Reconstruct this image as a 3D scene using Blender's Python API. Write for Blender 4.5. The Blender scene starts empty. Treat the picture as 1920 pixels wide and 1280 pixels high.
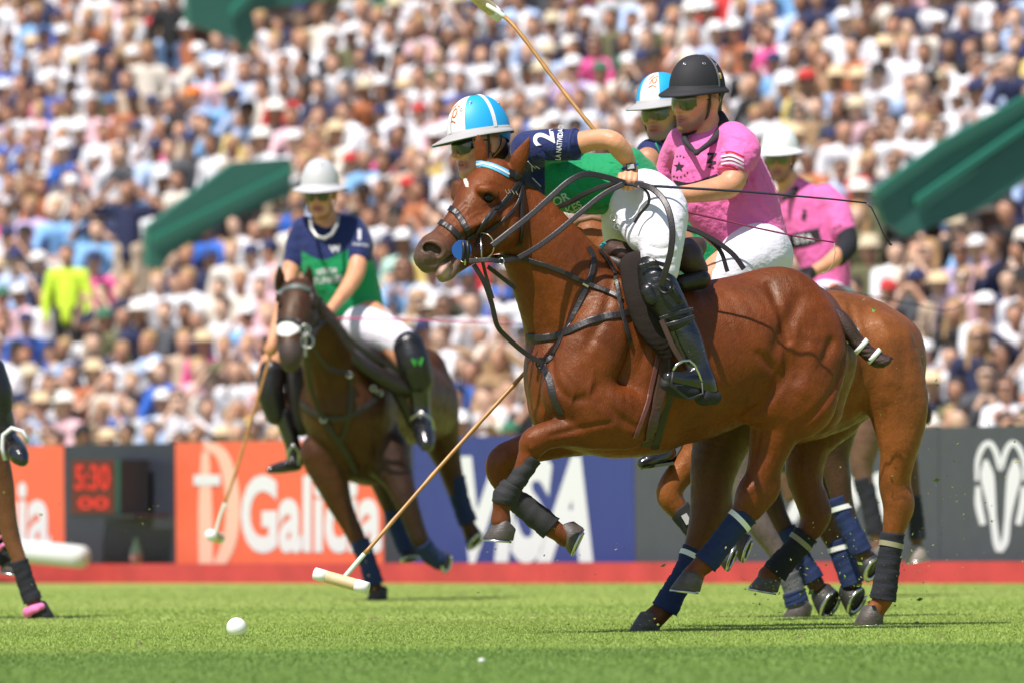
import bpy, math, random
import numpy as np
from mathutils import Vector, Matrix
from mathutils.bvhtree import BVHTree

scene = bpy.context.scene
COL = scene.collection
random.seed(11)
RNG = np.random.default_rng(11)
rad = math.radians

# ------------------------------------------------------------------ camera
CAM_H = 0.485
FPX = 21333.0                       # focal length in photo pixels (1920 wide)
PITCH, ROLL = rad(0.867), 0.0094
fwd = Vector((0, math.cos(PITCH), math.sin(PITCH)))
rgt = Vector((math.cos(ROLL), 0, -math.sin(ROLL)))
rgt = (rgt - fwd * rgt.dot(fwd)).normalized()
upv = rgt.cross(fwd).normalized()
CAM = Vector((0, 0, CAM_H))
cd = bpy.data.cameras.new('camera')
cam = bpy.data.objects.new('camera', cd); COL.objects.link(cam)
M = Matrix.Identity(4)
for i in range(3):
    M[i][0] = rgt[i]; M[i][1] = upv[i]; M[i][2] = -fwd[i]; M[i][3] = CAM[i]
cam.matrix_world = M
cd.sensor_width = 36.0; cd.lens = FPX * 36.0 / 1920.0
cd.clip_start = 1.0; cd.clip_end = 3000.0
cd.dof.use_dof = True; cd.dof.focus_distance = 46.25; cd.dof.aperture_fstop = 5.8
scene.camera = cam

# ------------------------------------------------------------------ light
SUN_EL, SUN_AZ = 59.0, -33.0        # azimuth: degrees from straight behind the camera, minus = from the left
world = bpy.data.worlds.new('World'); scene.world = world; world.use_nodes = True
wn = world.node_tree.nodes; wl = world.node_tree.links
sky = wn.new('ShaderNodeTexSky'); sky.sky_type = 'NISHITA'; sky.sun_disc = False
sx = math.sin(rad(SUN_AZ)) * math.cos(rad(SUN_EL)); sy = -math.cos(rad(SUN_AZ)) * math.cos(rad(SUN_EL)); sz = math.sin(rad(SUN_EL))
sky.sun_elevation = rad(SUN_EL); sky.sun_rotation = math.atan2(sx, sy)
bg = wn['Background']; bg.inputs['Strength'].default_value = 0.092
wl.new(sky.outputs[0], bg.inputs['Color'])
sd = bpy.data.lights.new('sun', 'SUN'); sd.energy = 4.7; sd.angle = rad(0.5); sd.color = (1.0, 0.93, 0.89)
sun = bpy.data.objects.new('sun', sd); COL.objects.link(sun)
sun.rotation_euler = Vector((sx, sy, sz)).to_track_quat('Z', 'Y').to_euler()
scene.view_settings.view_transform = 'Standard'; scene.view_settings.look = 'None'
scene.view_settings.gamma = 1.0; scene.view_settings.exposure = 0.42
scene.view_settings.use_curve_mapping = False

def P(px, py, d):
    """photo pixel + depth (m along the view axis) -> world point"""
    return CAM + (fwd + rgt * ((px - 960.0) / FPX) - upv * ((py - 640.0) / FPX)) * d
def PIX(p):
    q = Vector(p) - CAM; d = q.dot(fwd)
    return 960 + FPX * q.dot(rgt) / d, 640 - FPX * q.dot(upv) / d, d

# ------------------------------------------------------------------ materials
MATS = {}
def mat(name, color=(.5, .5, .5), rough=.6, metal=0.0, spec=.5, bump=None, vary=0.0, vscale=8.0, attr=None, objcol=False,
        coat=0.0, sheen=0.0, emit=None, estr=0.0, sss=0.0, alpha=1.0, trans=0.0, bumps=(), vscale2=0, vary2=.5, rvar=0, tint=None):
    """principled material; bumps: list of (scale, distance, detail, stretch)"""
    if name in MATS: return MATS[name]
    m = bpy.data.materials.new(name); m.use_nodes = True; MATS[name] = m
    nt = m.node_tree; N = nt.nodes; L = nt.links; b = N['Principled BSDF']
    b.inputs['Base Color'].default_value = (*color, 1); b.inputs['Roughness'].default_value = rough
    b.inputs['Metallic'].default_value = metal; b.inputs['Specular IOR Level'].default_value = spec
    b.inputs['Coat Weight'].default_value = coat; b.inputs['Coat Roughness'].default_value = .25
    b.inputs['Sheen Weight'].default_value = sheen; b.inputs['Transmission Weight'].default_value = trans
    if sss: b.inputs['Subsurface Weight'].default_value = sss; b.inputs['Subsurface Scale'].default_value = .01; b.inputs['Subsurface Radius'].default_value = (1, .35, .2)
    if emit: b.inputs['Emission Color'].default_value = (*emit, 1); b.inputs['Emission Strength'].default_value = estr
    tc = N.new('ShaderNodeNewGeometry')
    src = None
    if attr:
        a = N.new('ShaderNodeAttribute'); a.attribute_name = attr; src = a.outputs['Color']
    if objcol:
        a = N.new('ShaderNodeObjectInfo'); src = a.outputs['Color']
    if vary:
        n = N.new('ShaderNodeTexNoise'); n.inputs['Scale'].default_value = vscale; n.inputs['Detail'].default_value = 6
        L.new(tc.outputs['Position'], n.inputs['Vector'])
        mr = N.new('ShaderNodeMapRange'); mr.inputs['From Min'].default_value = .3; mr.inputs['From Max'].default_value = .7
        mr.inputs['To Min'].default_value = 1 - vary; mr.inputs['To Max'].default_value = 1 + vary
        L.new(n.outputs[0], mr.inputs['Value'])
        vm = N.new('ShaderNodeVectorMath'); vm.operation = 'SCALE'
        if vscale2:
            n_b = N.new('ShaderNodeTexNoise'); n_b.inputs['Scale'].default_value = vscale2; n_b.inputs['Detail'].default_value = 3; L.new(tc.outputs['Position'], n_b.inputs['Vector'])
            ml = N.new('ShaderNodeMath'); ml.operation = 'MULTIPLY_ADD'; ml.inputs[1].default_value = vary2; ml.inputs[2].default_value = -vary2 * .5; L.new(n_b.outputs[0], ml.inputs[0])
            ad = N.new('ShaderNodeMath'); ad.operation = 'ADD'; L.new(mr.outputs[0], ad.inputs[0]); L.new(ml.outputs[0], ad.inputs[1]); mr = ad
        if src: L.new(src, vm.inputs[0])
        else: vm.inputs[0].default_value = color
        L.new(mr.outputs[0], vm.inputs['Scale']); src = vm.outputs[0]
    if src: L.new(src, b.inputs['Base Color'])
    last = None
    for (sc, dist, det, stretch) in bumps:
        n = N.new('ShaderNodeTexNoise'); n.inputs['Scale'].default_value = sc; n.inputs['Detail'].default_value = det
        mp = N.new('ShaderNodeMapping'); mp.inputs['Scale'].default_value = stretch
        L.new(tc.outputs['Position'], mp.inputs['Vector']); L.new(mp.outputs[0], n.inputs['Vector'])
        bp = N.new('ShaderNodeBump'); bp.inputs['Distance'].default_value = dist; bp.inputs['Strength'].default_value = 1.0
        L.new(n.outputs[0], bp.inputs['Height'])
        if last: L.new(last, bp.inputs['Normal'])
        last = bp.outputs[0]
    if rvar:
        n_c = N.new('ShaderNodeTexNoise'); n_c.inputs['Scale'].default_value = 22; n_c.inputs['Detail'].default_value = 7; L.new(tc.outputs['Position'], n_c.inputs['Vector'])
        mc = N.new('ShaderNodeMapRange'); mc.inputs['From Min'].default_value = .35; mc.inputs['From Max'].default_value = .65; mc.inputs['To Min'].default_value = rough - rvar; mc.inputs['To Max'].default_value = rough + rvar
        L.new(n_c.outputs[0], mc.inputs['Value']); L.new(mc.outputs[0], b.inputs['Roughness'])
    if tint: b.inputs['Specular Tint'].default_value = (*tint, 1)
    if last: L.new(last, b.inputs['Normal'])
    return m

# ------------------------------------------------------------------ objects
def tag(o, label=None, cat=None, group=None, kind=None):
    if label: o['label'] = label
    if cat: o['category'] = cat
    if group: o['group'] = group
    if kind: o['kind'] = kind
    return o
ROOTLOC = {}
def thing(name, label, cat, loc=(0, 0, 0), group=None):
    o = bpy.data.objects.new(name, None); o.empty_display_size = .2; COL.objects.link(o); o.location = loc
    ROOTLOC[o] = Vector(loc)
    return tag(o, label, cat, group)
def link(o, parent=None):
    COL.objects.link(o)
    if parent is not None:
        o.parent = parent
        if parent in ROOTLOC: o.matrix_parent_inverse = Matrix.Translation(-ROOTLOC[parent])
    return o
def mesh(name, V, Fc, material, parent=None, smooth=True, cols=None, attr='col', mi=None):
    me = bpy.data.meshes.new(name)
    V = np.asarray(V, dtype=np.float32)
    if isinstance(Fc, np.ndarray) and Fc.ndim == 2:
        k = Fc.shape[1]; n = len(Fc)
        me.vertices.add(len(V)); me.vertices.foreach_set('co', V.ravel())
        me.loops.add(n * k); me.loops.foreach_set('vertex_index', Fc.astype(np.int32).ravel())
        me.polygons.add(n); me.polygons.foreach_set('loop_start', np.arange(0, n * k, k, dtype=np.int32))
        me.update(calc_edges=True)
    else:
        me.from_pydata([tuple(map(float, v)) for v in V], [], [tuple(map(int, f)) for f in Fc]); me.update()
    if smooth: me.polygons.foreach_set('use_smooth', np.ones(len(me.polygons), dtype=bool))
    if cols is not None:
        ca = me.color_attributes.new(attr, 'FLOAT_COLOR', 'POINT')
        c4 = np.ones((len(V), 4), dtype=np.float32); c4[:, :3] = cols; ca.data.foreach_set('color', c4.ravel())
    for mm in (material if isinstance(material, (list, tuple)) else [material]): me.materials.append(mm)
    if mi is not None: me.polygons.foreach_set('material_index', np.asarray(mi, dtype=np.int32))
    o = bpy.data.objects.new(name, me)
    return link(o, parent)

class MB:
    """collects simple solids into one mesh"""
    def __init__(s): s.V = []; s.F = []
    def add(s, V, F):
        b = len(s.V); s.V += [tuple(v) for v in V]; s.F += [tuple(i + b for i in f) for f in F]; return s
    def box(s, c, x, y, z):
        """centre and three half-axis vectors"""
        c, x, y, z = map(Vector, (c, x, y, z)); V = []
        for i in (-1, 1):
            for j in (-1, 1):
                for k in (-1, 1): V.append(c + x * i + y * j + z * k)
        F = [(0, 1, 3, 2), (4, 6, 7, 5), (0, 4, 5, 1), (2, 3, 7, 6), (0, 2, 6, 4), (1, 5, 7, 3)]
        return s.add(V, F)
    def prism(s, pts, t):
        """polygon (list of Vectors) extruded by vector t"""
        n = len(pts); t = Vector(t); V = [Vector(p) for p in pts] + [Vector(p) + t for p in pts]
        F = [tuple(range(n - 1, -1, -1)), tuple(range(n, 2 * n))] + [(i, (i + 1) % n, n + (i + 1) % n, n + i) for i in range(n)]
        return s.add(V, F)
    def tube(s, pts, r, n=8, cap=True, flat=1.0, ref=None):
        pts = [Vector(p) for p in pts]; m = len(pts)
        rr = r if isinstance(r, (list, tuple)) else [r] * m
        V = []; F = []; prev = None
        for i, p in enumerate(pts):
            t = (pts[min(i + 1, m - 1)] - pts[max(i - 1, 0)]).normalized()
            if prev is None:
                a = Vector(ref) if ref is not None else (Vector((0, 0, 1)) if abs(t.z) < .9 else Vector((1, 0, 0)))
            else: a = prev
            a = (a - t * a.dot(t)).normalized(); prev = a; b = t.cross(a)
            for k in range(n):
                th = 2 * math.pi * k / n; V.append(p + (a * math.cos(th) * flat + b * math.sin(th)) * rr[i])
        for i in range(m - 1):
            for k in range(n):
                F.append((i * n + k, i * n + (k + 1) % n, (i + 1) * n + (k + 1) % n, (i + 1) * n + k))
        if cap: F.append(tuple(range(n - 1, -1, -1))); F.append(tuple((m - 1) * n + k for k in range(n)))
        return s.add(V, F)
    def build(s, name, material, parent=None, smooth=False):
        return mesh(name, s.V, s.F, material, parent, smooth)

def catmull(pts, n=4):
    """resample rows of numbers"""
    A = np.asarray(pts, dtype=float)
    if len(A) < 3 or n <= 1: 
        return A
    B = np.vstack([2 * A[0] - A[1], A, 2 * A[-1] - A[-2]]); out = []
    for i in range(1, len(B) - 2):
        for k in range(n):
            t = k / n; p0, p1, p2, p3 = B[i - 1], B[i], B[i + 1], B[i + 2]
            out.append(.5 * ((2 * p1) + (-p0 + p2) * t + (2 * p0 - 5 * p1 + 4 * p2 - p3) * t * t + (-p0 + 3 * p1 - 3 * p2 + p3) * t ** 3))
    out.append(A[-1]); return np.array(out)

# ------------------------------------------------------------------ implicit body modeller
class Body:
    def __init__(s, depth=None): s.pr = []; s.D = depth
    def _push(s, pts, rr, ff, n, k, col, cut, sub):
        A = np.column_stack([np.array(pts, dtype=float), rr, ff])
        A = catmull(A, sub); A[:, 3] = np.maximum(A[:, 3], 1e-4)
        s.pr.append(dict(A=A, n=np.array(n, dtype=float), k=k, col=col, cut=cut))
        return s
    def ch(s, pts, k=.03, col=None, cut=False, sub=4, n=(0, 1, 0)):
        """chain in photo pixels: (x, y, depth offset m, radius px[, depth factor])"""
        sc = s.D / FPX
        W = [P(p[0], p[1], s.D + p[2]) for p in pts]
        return s._push([tuple(w) for w in W], [p[3] * sc for p in pts], [p[4] if len(p) > 4 else 1.0 for p in pts], n, k, col, cut, sub)
    def lc(s, pts, Mx=None, k=.015, col=None, cut=False, sub=4, n=(0, 0, 1)):
        """chain in local metres: (x, y, z, r[, f]); n = squash axis in local frame"""
        Mx = Mx or Matrix.Identity(4)
        W = [tuple(Mx @ Vector(p[:3])) for p in pts]; nn = (Mx.to_3x3() @ Vector(n)).normalized()
        return s._push(W, [p[3] for p in pts], [p[4] if len(p) > 4 else 1.0 for p in pts], nn, k, col, cut, sub)
    @staticmethod
    def dist(pr, X, Y, Z):
        A = pr['A']; n = pr['n']; best = None
        if len(A) == 1: A = np.vstack([A, A])
        plain = np.allclose(A[:, 4], 1.0)
        for i in range(len(A) - 1):
            a = A[i]; d = A[i + 1] - a; L2 = float(d[:3] @ d[:3])
            px, py, pz = X - a[0], Y - a[1], Z - a[2]
            if L2 > 1e-12: t = np.clip((px * d[0] + py * d[1] + pz * d[2]) / L2, 0, 1)
            else: t = np.zeros_like(px * py * pz)
            qx, qy, qz = px - t * d[0], py - t * d[1], pz - t * d[2]
            q2 = qx * qx + qy * qy + qz * qz
            if not plain:
                f = a[4] + t * d[4]; qn = qx * n[0] + qy * n[1] + qz * n[2]
                q2 = q2 + qn * qn * (1 / (f * f) - 1)
            dd = np.sqrt(np.maximum(q2, 0)) - (a[3] + t * d[3])
            best = dd if best is None else np.minimum(best, dd)
        return best
    def grid(s, h):
        lo = np.array([1e9] * 3); hi = -lo
        for p in s.pr:
            if p['cut']: continue
            e = p['A'][:, 3] * np.maximum(1, p['A'][:, 4])
            lo = np.minimum(lo, (p['A'][:, :3] - e[:, None]).min(0)); hi = np.maximum(hi, (p['A'][:, :3] + e[:, None]).max(0))
        lo -= 3 * h + .01; hi += 3 * h + .01
        dims = np.ceil((hi - lo) / h).astype(int) + 1
        F = np.full(dims, .2, dtype=np.float32)
        ax = [lo[i] + h * np.arange(dims[i]) for i in range(3)]
        for p in s.pr:
            k = p['k']; m = k + 3 * h; A = p['A']
            e = A[:, 3] * np.maximum(1, A[:, 4]) + m
            l = (A[:, :3] - e[:, None]).min(0); u = (A[:, :3] + e[:, None]).max(0)
            i0 = np.clip(((l - lo) / h).astype(int), 0, dims - 1); i1 = np.clip(((u - lo) / h).astype(int) + 2, 1, dims)
            if np.any(i1 <= i0): continue
            # split long chains into pieces to keep the boxes tight
            sl = tuple(slice(i0[j], i1[j]) for j in range(3))
            X = ax[0][sl[0]][:, None, None].astype(np.float32); Y = ax[1][sl[1]][None, :, None].astype(np.float32); Z = ax[2][sl[2]][None, None, :].astype(np.float32)
            G = F[sl]
            if len(A) > 6:
                D = np.full(G.shape, .3, dtype=np.float32)
                for c in range(0, len(A) - 1, 3):
                    B = A[c:c + 4]; e = B[:, 3] * np.maximum(1, B[:, 4]) + m
                    l = (B[:, :3] - e[:, None]).min(0); u = (B[:, :3] + e[:, None]).max(0)
                    j0 = np.clip(((l - lo) / h).astype(int) - i0, 0, None); j1 = np.clip(((u - lo) / h).astype(int) + 2 - i0, 0, i1 - i0)
                    if np.any(j1 <= j0): continue
                    q = tuple(slice(j0[j], j1[j]) for j in range(3))
                    D[q] = np.minimum(D[q], Body.dist(dict(A=B, n=p['n']), X[q[0]], Y[:, q[1]], Z[:, :, q[2]]))
            else: D = Body.dist(p, X, Y, Z)
            if p['cut']:
                D = -D; hh = np.maximum(k - np.abs(G - D), 0) / k; F[sl] = np.maximum(G, D) + hh * hh * k * .25
            else:
                hh = np.maximum(k - np.abs(G - D), 0) / k; F[sl] = np.minimum(G, D) - hh * hh * k * .25
        return F, lo
    def surf(s, h):
        F, lo = s.grid(h)
        S = F < 0
        c = np.zeros(tuple(np.array(S.shape) - 1), dtype=np.uint8)
        for i in (0, 1):
            for j in (0, 1):
                for k in (0, 1): c += S[i:S.shape[0] - 1 + i, j:S.shape[1] - 1 + j, k:S.shape[2] - 1 + k]
        act = (c > 0) & (c < 8); idx = np.argwhere(act); ids = -np.ones(act.shape, dtype=np.int32); ids[act] = np.arange(len(idx))
        cnt = np.zeros(len(idx)); pos = np.zeros((len(idx), 3))
        corners = [(i, j, k) for i in (0, 1) for j in (0, 1) for k in (0, 1)]
        vals = {q: F[idx[:, 0] + q[0], idx[:, 1] + q[1], idx[:, 2] + q[2]] for q in corners}
        for a in corners:
            for d in range(3):
                if a[d] == 1: continue
                b = list(a); b[d] = 1; b = tuple(b)
                va, vb = vals[a], vals[b]; cr = (va < 0) != (vb < 0)
                t = np.where(cr, va / np.where(cr, va - vb, 1), 0)
                p = np.array(a, dtype=float)[None, :].repeat(len(idx), 0); p[:, d] += t
                pos[cr] += p[cr]; cnt[cr] += 1
        pos /= cnt[:, None]; V = lo + (idx + pos) * h
        quads = []
        for d in range(3):
            e, f = [(1, 2), (2, 0), (0, 1)][d]
            sl0 = [slice(None)] * 3; sl1 = [slice(None)] * 3; sl0[d] = slice(0, -1); sl1[d] = slice(1, None)
            A, B = S[tuple(sl0)], S[tuple(sl1)]; cr = A != B
            w = np.argwhere(cr); w = w[(w[:, e] > 0) & (w[:, f] > 0) & (w[:, e] < S.shape[e] - 1) & (w[:, f] < S.shape[f] - 1)]
            flip = A[w[:, 0], w[:, 1], w[:, 2]]
            def gid(de, df):
                q = w.copy(); q[:, e] -= de; q[:, f] -= df; return ids[q[:, 0], q[:, 1], q[:, 2]]
            Q = np.stack([gid(1, 1), gid(0, 1), gid(0, 0), gid(1, 0)], 1)
            Q[~flip] = Q[~flip][:, ::-1]; quads.append(Q)
        return V, np.vstack(quads)
    def colors(s, V, default, soft=.02):
        W = np.zeros(len(V)); C = np.zeros((len(V), 3)); best = np.full(len(V), 1e9); ds = []
        for p in s.pr:
            if p['cut'] or p['col'] is False: continue
            d = Body.dist(p, V[:, 0], V[:, 1], V[:, 2]); ds.append((d, default if p['col'] is None else p['col']))
            best = np.minimum(best, d)
        for d, c in ds:
            w = np.exp(-(d - best) / soft); W += w; C += w[:, None] * np.array(c)
        C /= W[:, None]
        for p in s.pr:
            if p['cut'] and p['col'] is not None:
                d = Body.dist(p, V[:, 0], V[:, 1], V[:, 2]); w = np.exp(-np.maximum(d, 0) / (soft * .3))[:, None]; C = C * (1 - w) + np.array(p['col']) * w
        return C
    def build(s, name, material, h, parent=None, default=(.5, .5, .5), soft=.02, post=None, smooth_it=1):
        V, Q = s.surf(h)
        for _ in range(smooth_it): V = relax(V, Q)
        C = s.colors(V, default, soft)
        if post: C = post(V, C)
        o = mesh(name, V, Q, material, parent, True, C)
        o_cache[o.name] = (V, Q)
        return o
o_cache = {}
def relax(V, Q, w=.5):
    acc = np.zeros_like(V); cnt = np.zeros(len(V))
    for a, b in ((0, 1), (1, 2), (2, 3), (3, 0)):
        for x, y in ((a, b), (b, a)):
            for j in range(3): acc[:, j] += np.bincount(Q[:, x], weights=V[Q[:, y], j], minlength=len(V))
            cnt += np.bincount(Q[:, x], minlength=len(V))
    return V * (1 - w) + w * acc / np.maximum(cnt, 1)[:, None]

def bvh(*objs):
    V = []; Fc = []
    for o in objs:
        v, q = o_cache[o.name]; b = len(V); V += v.tolist(); Fc += (q + b).tolist()
    return BVHTree.FromPolygons(V, Fc)

def drape(tree, px, off=.004, n=6, fallback=46.0, close=False, maxd=None):
    """pixels -> points lying on the surface seen there, with normals"""
    C = catmull(px, n); out = []
    for c in C:
        d = (P(c[0], c[1], 1.0) - CAM).normalized()
        hit, nor, _, _ = tree.ray_cast(CAM, d)
        if hit is not None and maxd and (hit - CAM).dot(fwd) > maxd: hit = None
        out.append([c, hit, nor])
    while len(out) > 3 and out[0][1] is None: out.pop(0)
    while len(out) > 3 and out[-1][1] is None: out.pop()
    ds = [((o[1] - CAM).dot(fwd) if o[1] is not None else None) for o in out]
    known = [i for i, v in enumerate(ds) if v is not None]
    res = []
    for i, (c, hit, nor) in enumerate(out):
        if hit is None:
            if known: j = min(known, key=lambda q: abs(q - i)); dd = ds[j] - .0
            else: dd = fallback
            hit = P(c[0], c[1], dd); nor = -fwd
        if nor.dot(fwd) > 0: nor = -nor
        nn = (nor - fwd * .35).normalized()
        res.append((hit + nn * off, nn))
    return res
def ribbon(name, pn, width, thick, material, parent, smooth=True):
    """flat strap through (point, normal) pairs"""
    m = len(pn); V = []; F = []
    for i, (p, nn) in enumerate(pn):
        t = (pn[min(i + 1, m - 1)][0] - pn[max(i - 1, 0)][0]).normalized()
        nn = (nn - t * nn.dot(t)).normalized(); b = t.cross(nn)
        w = width * .5; h = thick
        for (u, v) in ((-w, 0), (-w, h * .6), (-w * .7, h), (w * .7, h), (w, h * .6), (w, 0)): V.append(p + b * u + nn * v)
    for i in range(m - 1):
        for k in range(6): F.append((i * 6 + k, i * 6 + (k + 1) % 6, (i + 1) * 6 + (k + 1) % 6, (i + 1) * 6 + k))
    F.append(tuple(range(5, -1, -1))); F.append(tuple((m - 1) * 6 + k for k in range(6)))
    return mesh(name, V, F, material, parent, False)
def free(pts, D, n=6):
    """free-hanging strap: (px, py, depth offset) -> pairs facing the viewer's side"""
    C = catmull(pts, n); return [(P(c[0], c[1], D + c[2]), (-fwd + Vector((0, 0, .25))).normalized()) for c in C]

FONT = None
def text_mesh(s, bold=0.0, extrude=0.0, narrow=1.0, shear=0.0, spacing=1.0):
    cu = bpy.data.curves.new('lettering', 'FONT'); cu.body = s; cu.offset = bold; cu.extrude = extrude; cu.shear = shear
    cu.align_x = 'CENTER'; cu.align_y = 'CENTER'; cu.space_character = spacing; cu.resolution_u = 4
    o = bpy.data.objects.new('t', cu); COL.objects.link(o)
    dg = bpy.context.evaluated_depsgraph_get(); me = bpy.data.meshes.new_from_object(o.evaluated_get(dg))
    import bmesh
    bm = bmesh.new(); bm.from_mesh(me); bmesh.ops.triangulate(bm, faces=bm.faces[:])
    for _ in range(4):
        lg = [e for e in bm.edges if e.calc_length() > .16]
        if not lg: break
        bmesh.ops.subdivide_edges(bm, edges=lg, cuts=1); bmesh.ops.triangulate(bm, faces=bm.faces[:])
    bm.verts.index_update(); V = np.array([v.co[:] for v in bm.verts]); F = [tuple(v.index for v in f.verts) for f in bm.faces]; bm.free()
    bpy.data.objects.remove(o); bpy.data.meshes.remove(me)
    V[:, 0] *= narrow
    V[:, 0] -= (V[:, 0].min() + V[:, 0].max()) / 2; V[:, 1] -= (V[:, 1].min() + V[:, 1].max()) / 2
    return V, F
def decal_poly(tree, polys, name, material, parent, off=.004, depth=46.0, hmax=10):
    """flat print: polygons in photo pixels laid onto the surface"""
    V = []; F = []
    for poly in polys:
        b = len(V)
        for (x, y) in poly:
            d = (P(x, y, 1.0) - CAM).normalized(); hit, nor, _, _ = tree.ray_cast(CAM, d)
            V.append((hit if hit is not None else P(x, y, depth)) - d * off)
        F.append(tuple(range(b, len(V))))
    return mesh(name, [tuple(v) for v in V], F, material, parent, False)
def decal_text(tree, s, cx, cy, hpx, rot, material, parent, name='lettering', bold=0.0, narrow=1.0, off=.004, depth=46.0, shear=0.0, sq=1.0, spacing=1.0):
    V, F = text_mesh(s, bold=bold, narrow=narrow, shear=shear, spacing=spacing)
    hh = V[:, 1].max() - V[:, 1].min(); V = V * (hpx / hh); V[:, 0] *= sq
    c, s_ = math.cos(rad(rot)), math.sin(rad(rot)); W = []
    for v in V:
        x = cx + v[0] * c + v[1] * s_; y = cy + v[0] * s_ - v[1] * c
        d = (P(x, y, 1.0) - CAM).normalized(); hit, nor, _, _ = tree.ray_cast(CAM, d)
        W.append((hit if hit is not None else P(x, y, depth)) - d * off)
    return mesh(name, [tuple(w) for w in W], F, material, parent, False)
# ================================================================== ground
def ground_material():
    m = bpy.data.materials.new('turf_soil'); m.use_nodes = True; N = m.node_tree.nodes; L = m.node_tree.links; b = N['Principled BSDF']
    g = N.new('ShaderNodeNewGeometry'); sp = N.new('ShaderNodeSeparateXYZ'); L.new(g.outputs['Position'], sp.inputs[0])
    rp = N.new('ShaderNodeValToRGB'); rp.color_ramp.interpolation = 'LINEAR'
    mr = N.new('ShaderNodeMapRange'); mr.inputs['From Min'].default_value = 30; mr.inputs['From Max'].default_value = 90
    L.new(sp.outputs['Y'], mr.inputs['Value'])
    e = rp.color_ramp.elements; da, li, mi_ = (.11, .18, .034, 1), (.215, .275, .062, 1), (.18, .25, .05, 1)
    e[0].position = 0; e[0].color = da; e[1].position = 1; e[1].color = li
    for p, c in (((40.6 - 30) / 60, da), ((41.4 - 30) / 60, mi_), ((52 - 30) / 60, li), ((54 - 30) / 60, mi_), ((60 - 30) / 60, li)):
        q = e.new(p); q.color = c
    L.new(mr.outputs[0], rp.inputs[0])
    n = N.new('ShaderNodeTexNoise'); n.inputs['Scale'].default_value = 1.6; n.inputs['Detail'].default_value = 8; L.new(g.outputs['Position'], n.inputs['Vector'])
    n2 = N.new('ShaderNodeTexNoise'); n2.inputs['Scale'].default_value = 60; n2.inputs['Detail'].default_value = 4; L.new(g.outputs['Position'], n2.inputs['Vector'])
    mm = N.new('ShaderNodeMath'); mm.operation = 'MULTIPLY_ADD'; mm.inputs[1].default_value = .55; mm.inputs[2].default_value = .45
    L.new(n.outputs[0], mm.inputs[0]); m3 = N.new('ShaderNodeMath'); m3.operation = 'MULTIPLY_ADD'; m3.inputs[1].default_value = .8; L.new(n2.outputs[0], m3.inputs[0]); L.new(mm.outputs[0], m3.inputs[2])
    vs = N.new('ShaderNodeVectorMath'); vs.operation = 'SCALE'; L.new(rp.outputs[0], vs.inputs[0]); L.new(m3.outputs[0], vs.inputs['Scale'])
    L.new(vs.outputs[0], b.inputs['Base Color']); b.inputs['Roughness'].default_value = .9; b.inputs['Specular IOR Level'].default_value = .15
    return m
tag(mesh('lawn', [(-900, -60, 0), (900, -60, 0), (900, 1800, 0), (-900, 1800, 0)], [(0, 1, 2, 3)], ground_material(), smooth=False), kind='structure')

def blades():
    specs = [(31.5, 38, 4.4, 1800), (38, 44, 5.2, 2600), (44, 52, 6.6, 2800), (52, 60, 7.6, 1000), (60, 79, 9.6, 380)]
    X = []; Y = []
    for y0, y1, w, d in specs:
        n = int((y1 - y0) * w * d); X.append(RNG.uniform(-w / 2, w / 2, n)); Y.append(RNG.uniform(y0, y1, n))
    X = np.concatenate(X); Y = np.concatenate(Y); n = len(X)
    patch = .5 + .5 * np.sin(X * 2.1 + 1.3 * np.sin(Y * .7)) * np.sin(Y * .9 + X * .6)
    H = RNG.uniform(.0045, .0095, n) * (.75 + .35 * patch); Wd = RNG.uniform(.0018, .0036, n) * np.where(Y > 52, 1.6, 1)
    a = RNG.uniform(0, 2 * np.pi, n); lean = RNG.uniform(0, .010, n); la = RNG.uniform(0, 2 * np.pi, n)
    B1 = np.stack([X - np.cos(a) * Wd, Y - np.sin(a) * Wd, -.001 * np.ones(n)], 1); B2 = np.stack([X + np.cos(a) * Wd, Y + np.sin(a) * Wd, -.001 * np.ones(n)], 1)
    T = np.stack([X + np.cos(la) * lean, Y + np.sin(la) * lean, H], 1)
    V = np.stack([B1, B2, T], 1).reshape(-1, 3); F = np.arange(3 * n).reshape(-1, 3)
    dark = np.array((.150, .245, .048)); light = np.array((.285, .365, .085)); mid = np.array((.235, .325, .066))
    t = np.clip((Y + .25 * np.sin(X * 3) - 40.6) / .8, 0, 1)[:, None]
    c = dark * (1 - t) + mid * t
    t2 = np.clip((Y - 47) / 6, 0, 1)[:, None] * (.5 + .5 * np.cos((Y - 53) * .55))[:, None]; c = c * (1 - t2 * t) + light * t2 * t
    c = c * RNG.uniform(.94, 1.06, n)[:, None] * (.88 + .24 * patch)[:, None]
    y_ = RNG.random(n) < .02; c[y_] = c[y_] * .4 + np.array((.33, .33, .10)) * .6
    m = mat('grass_blade', (.15, .25, .03), rough=.55, spec=.3, attr='col')
    o = mesh('grass', V, F, m, smooth=False, cols=np.repeat(c, 3, 0))
    tag(o, 'short bright green mown turf of the polo field', 'grass', kind='stuff')
blades()

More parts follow.
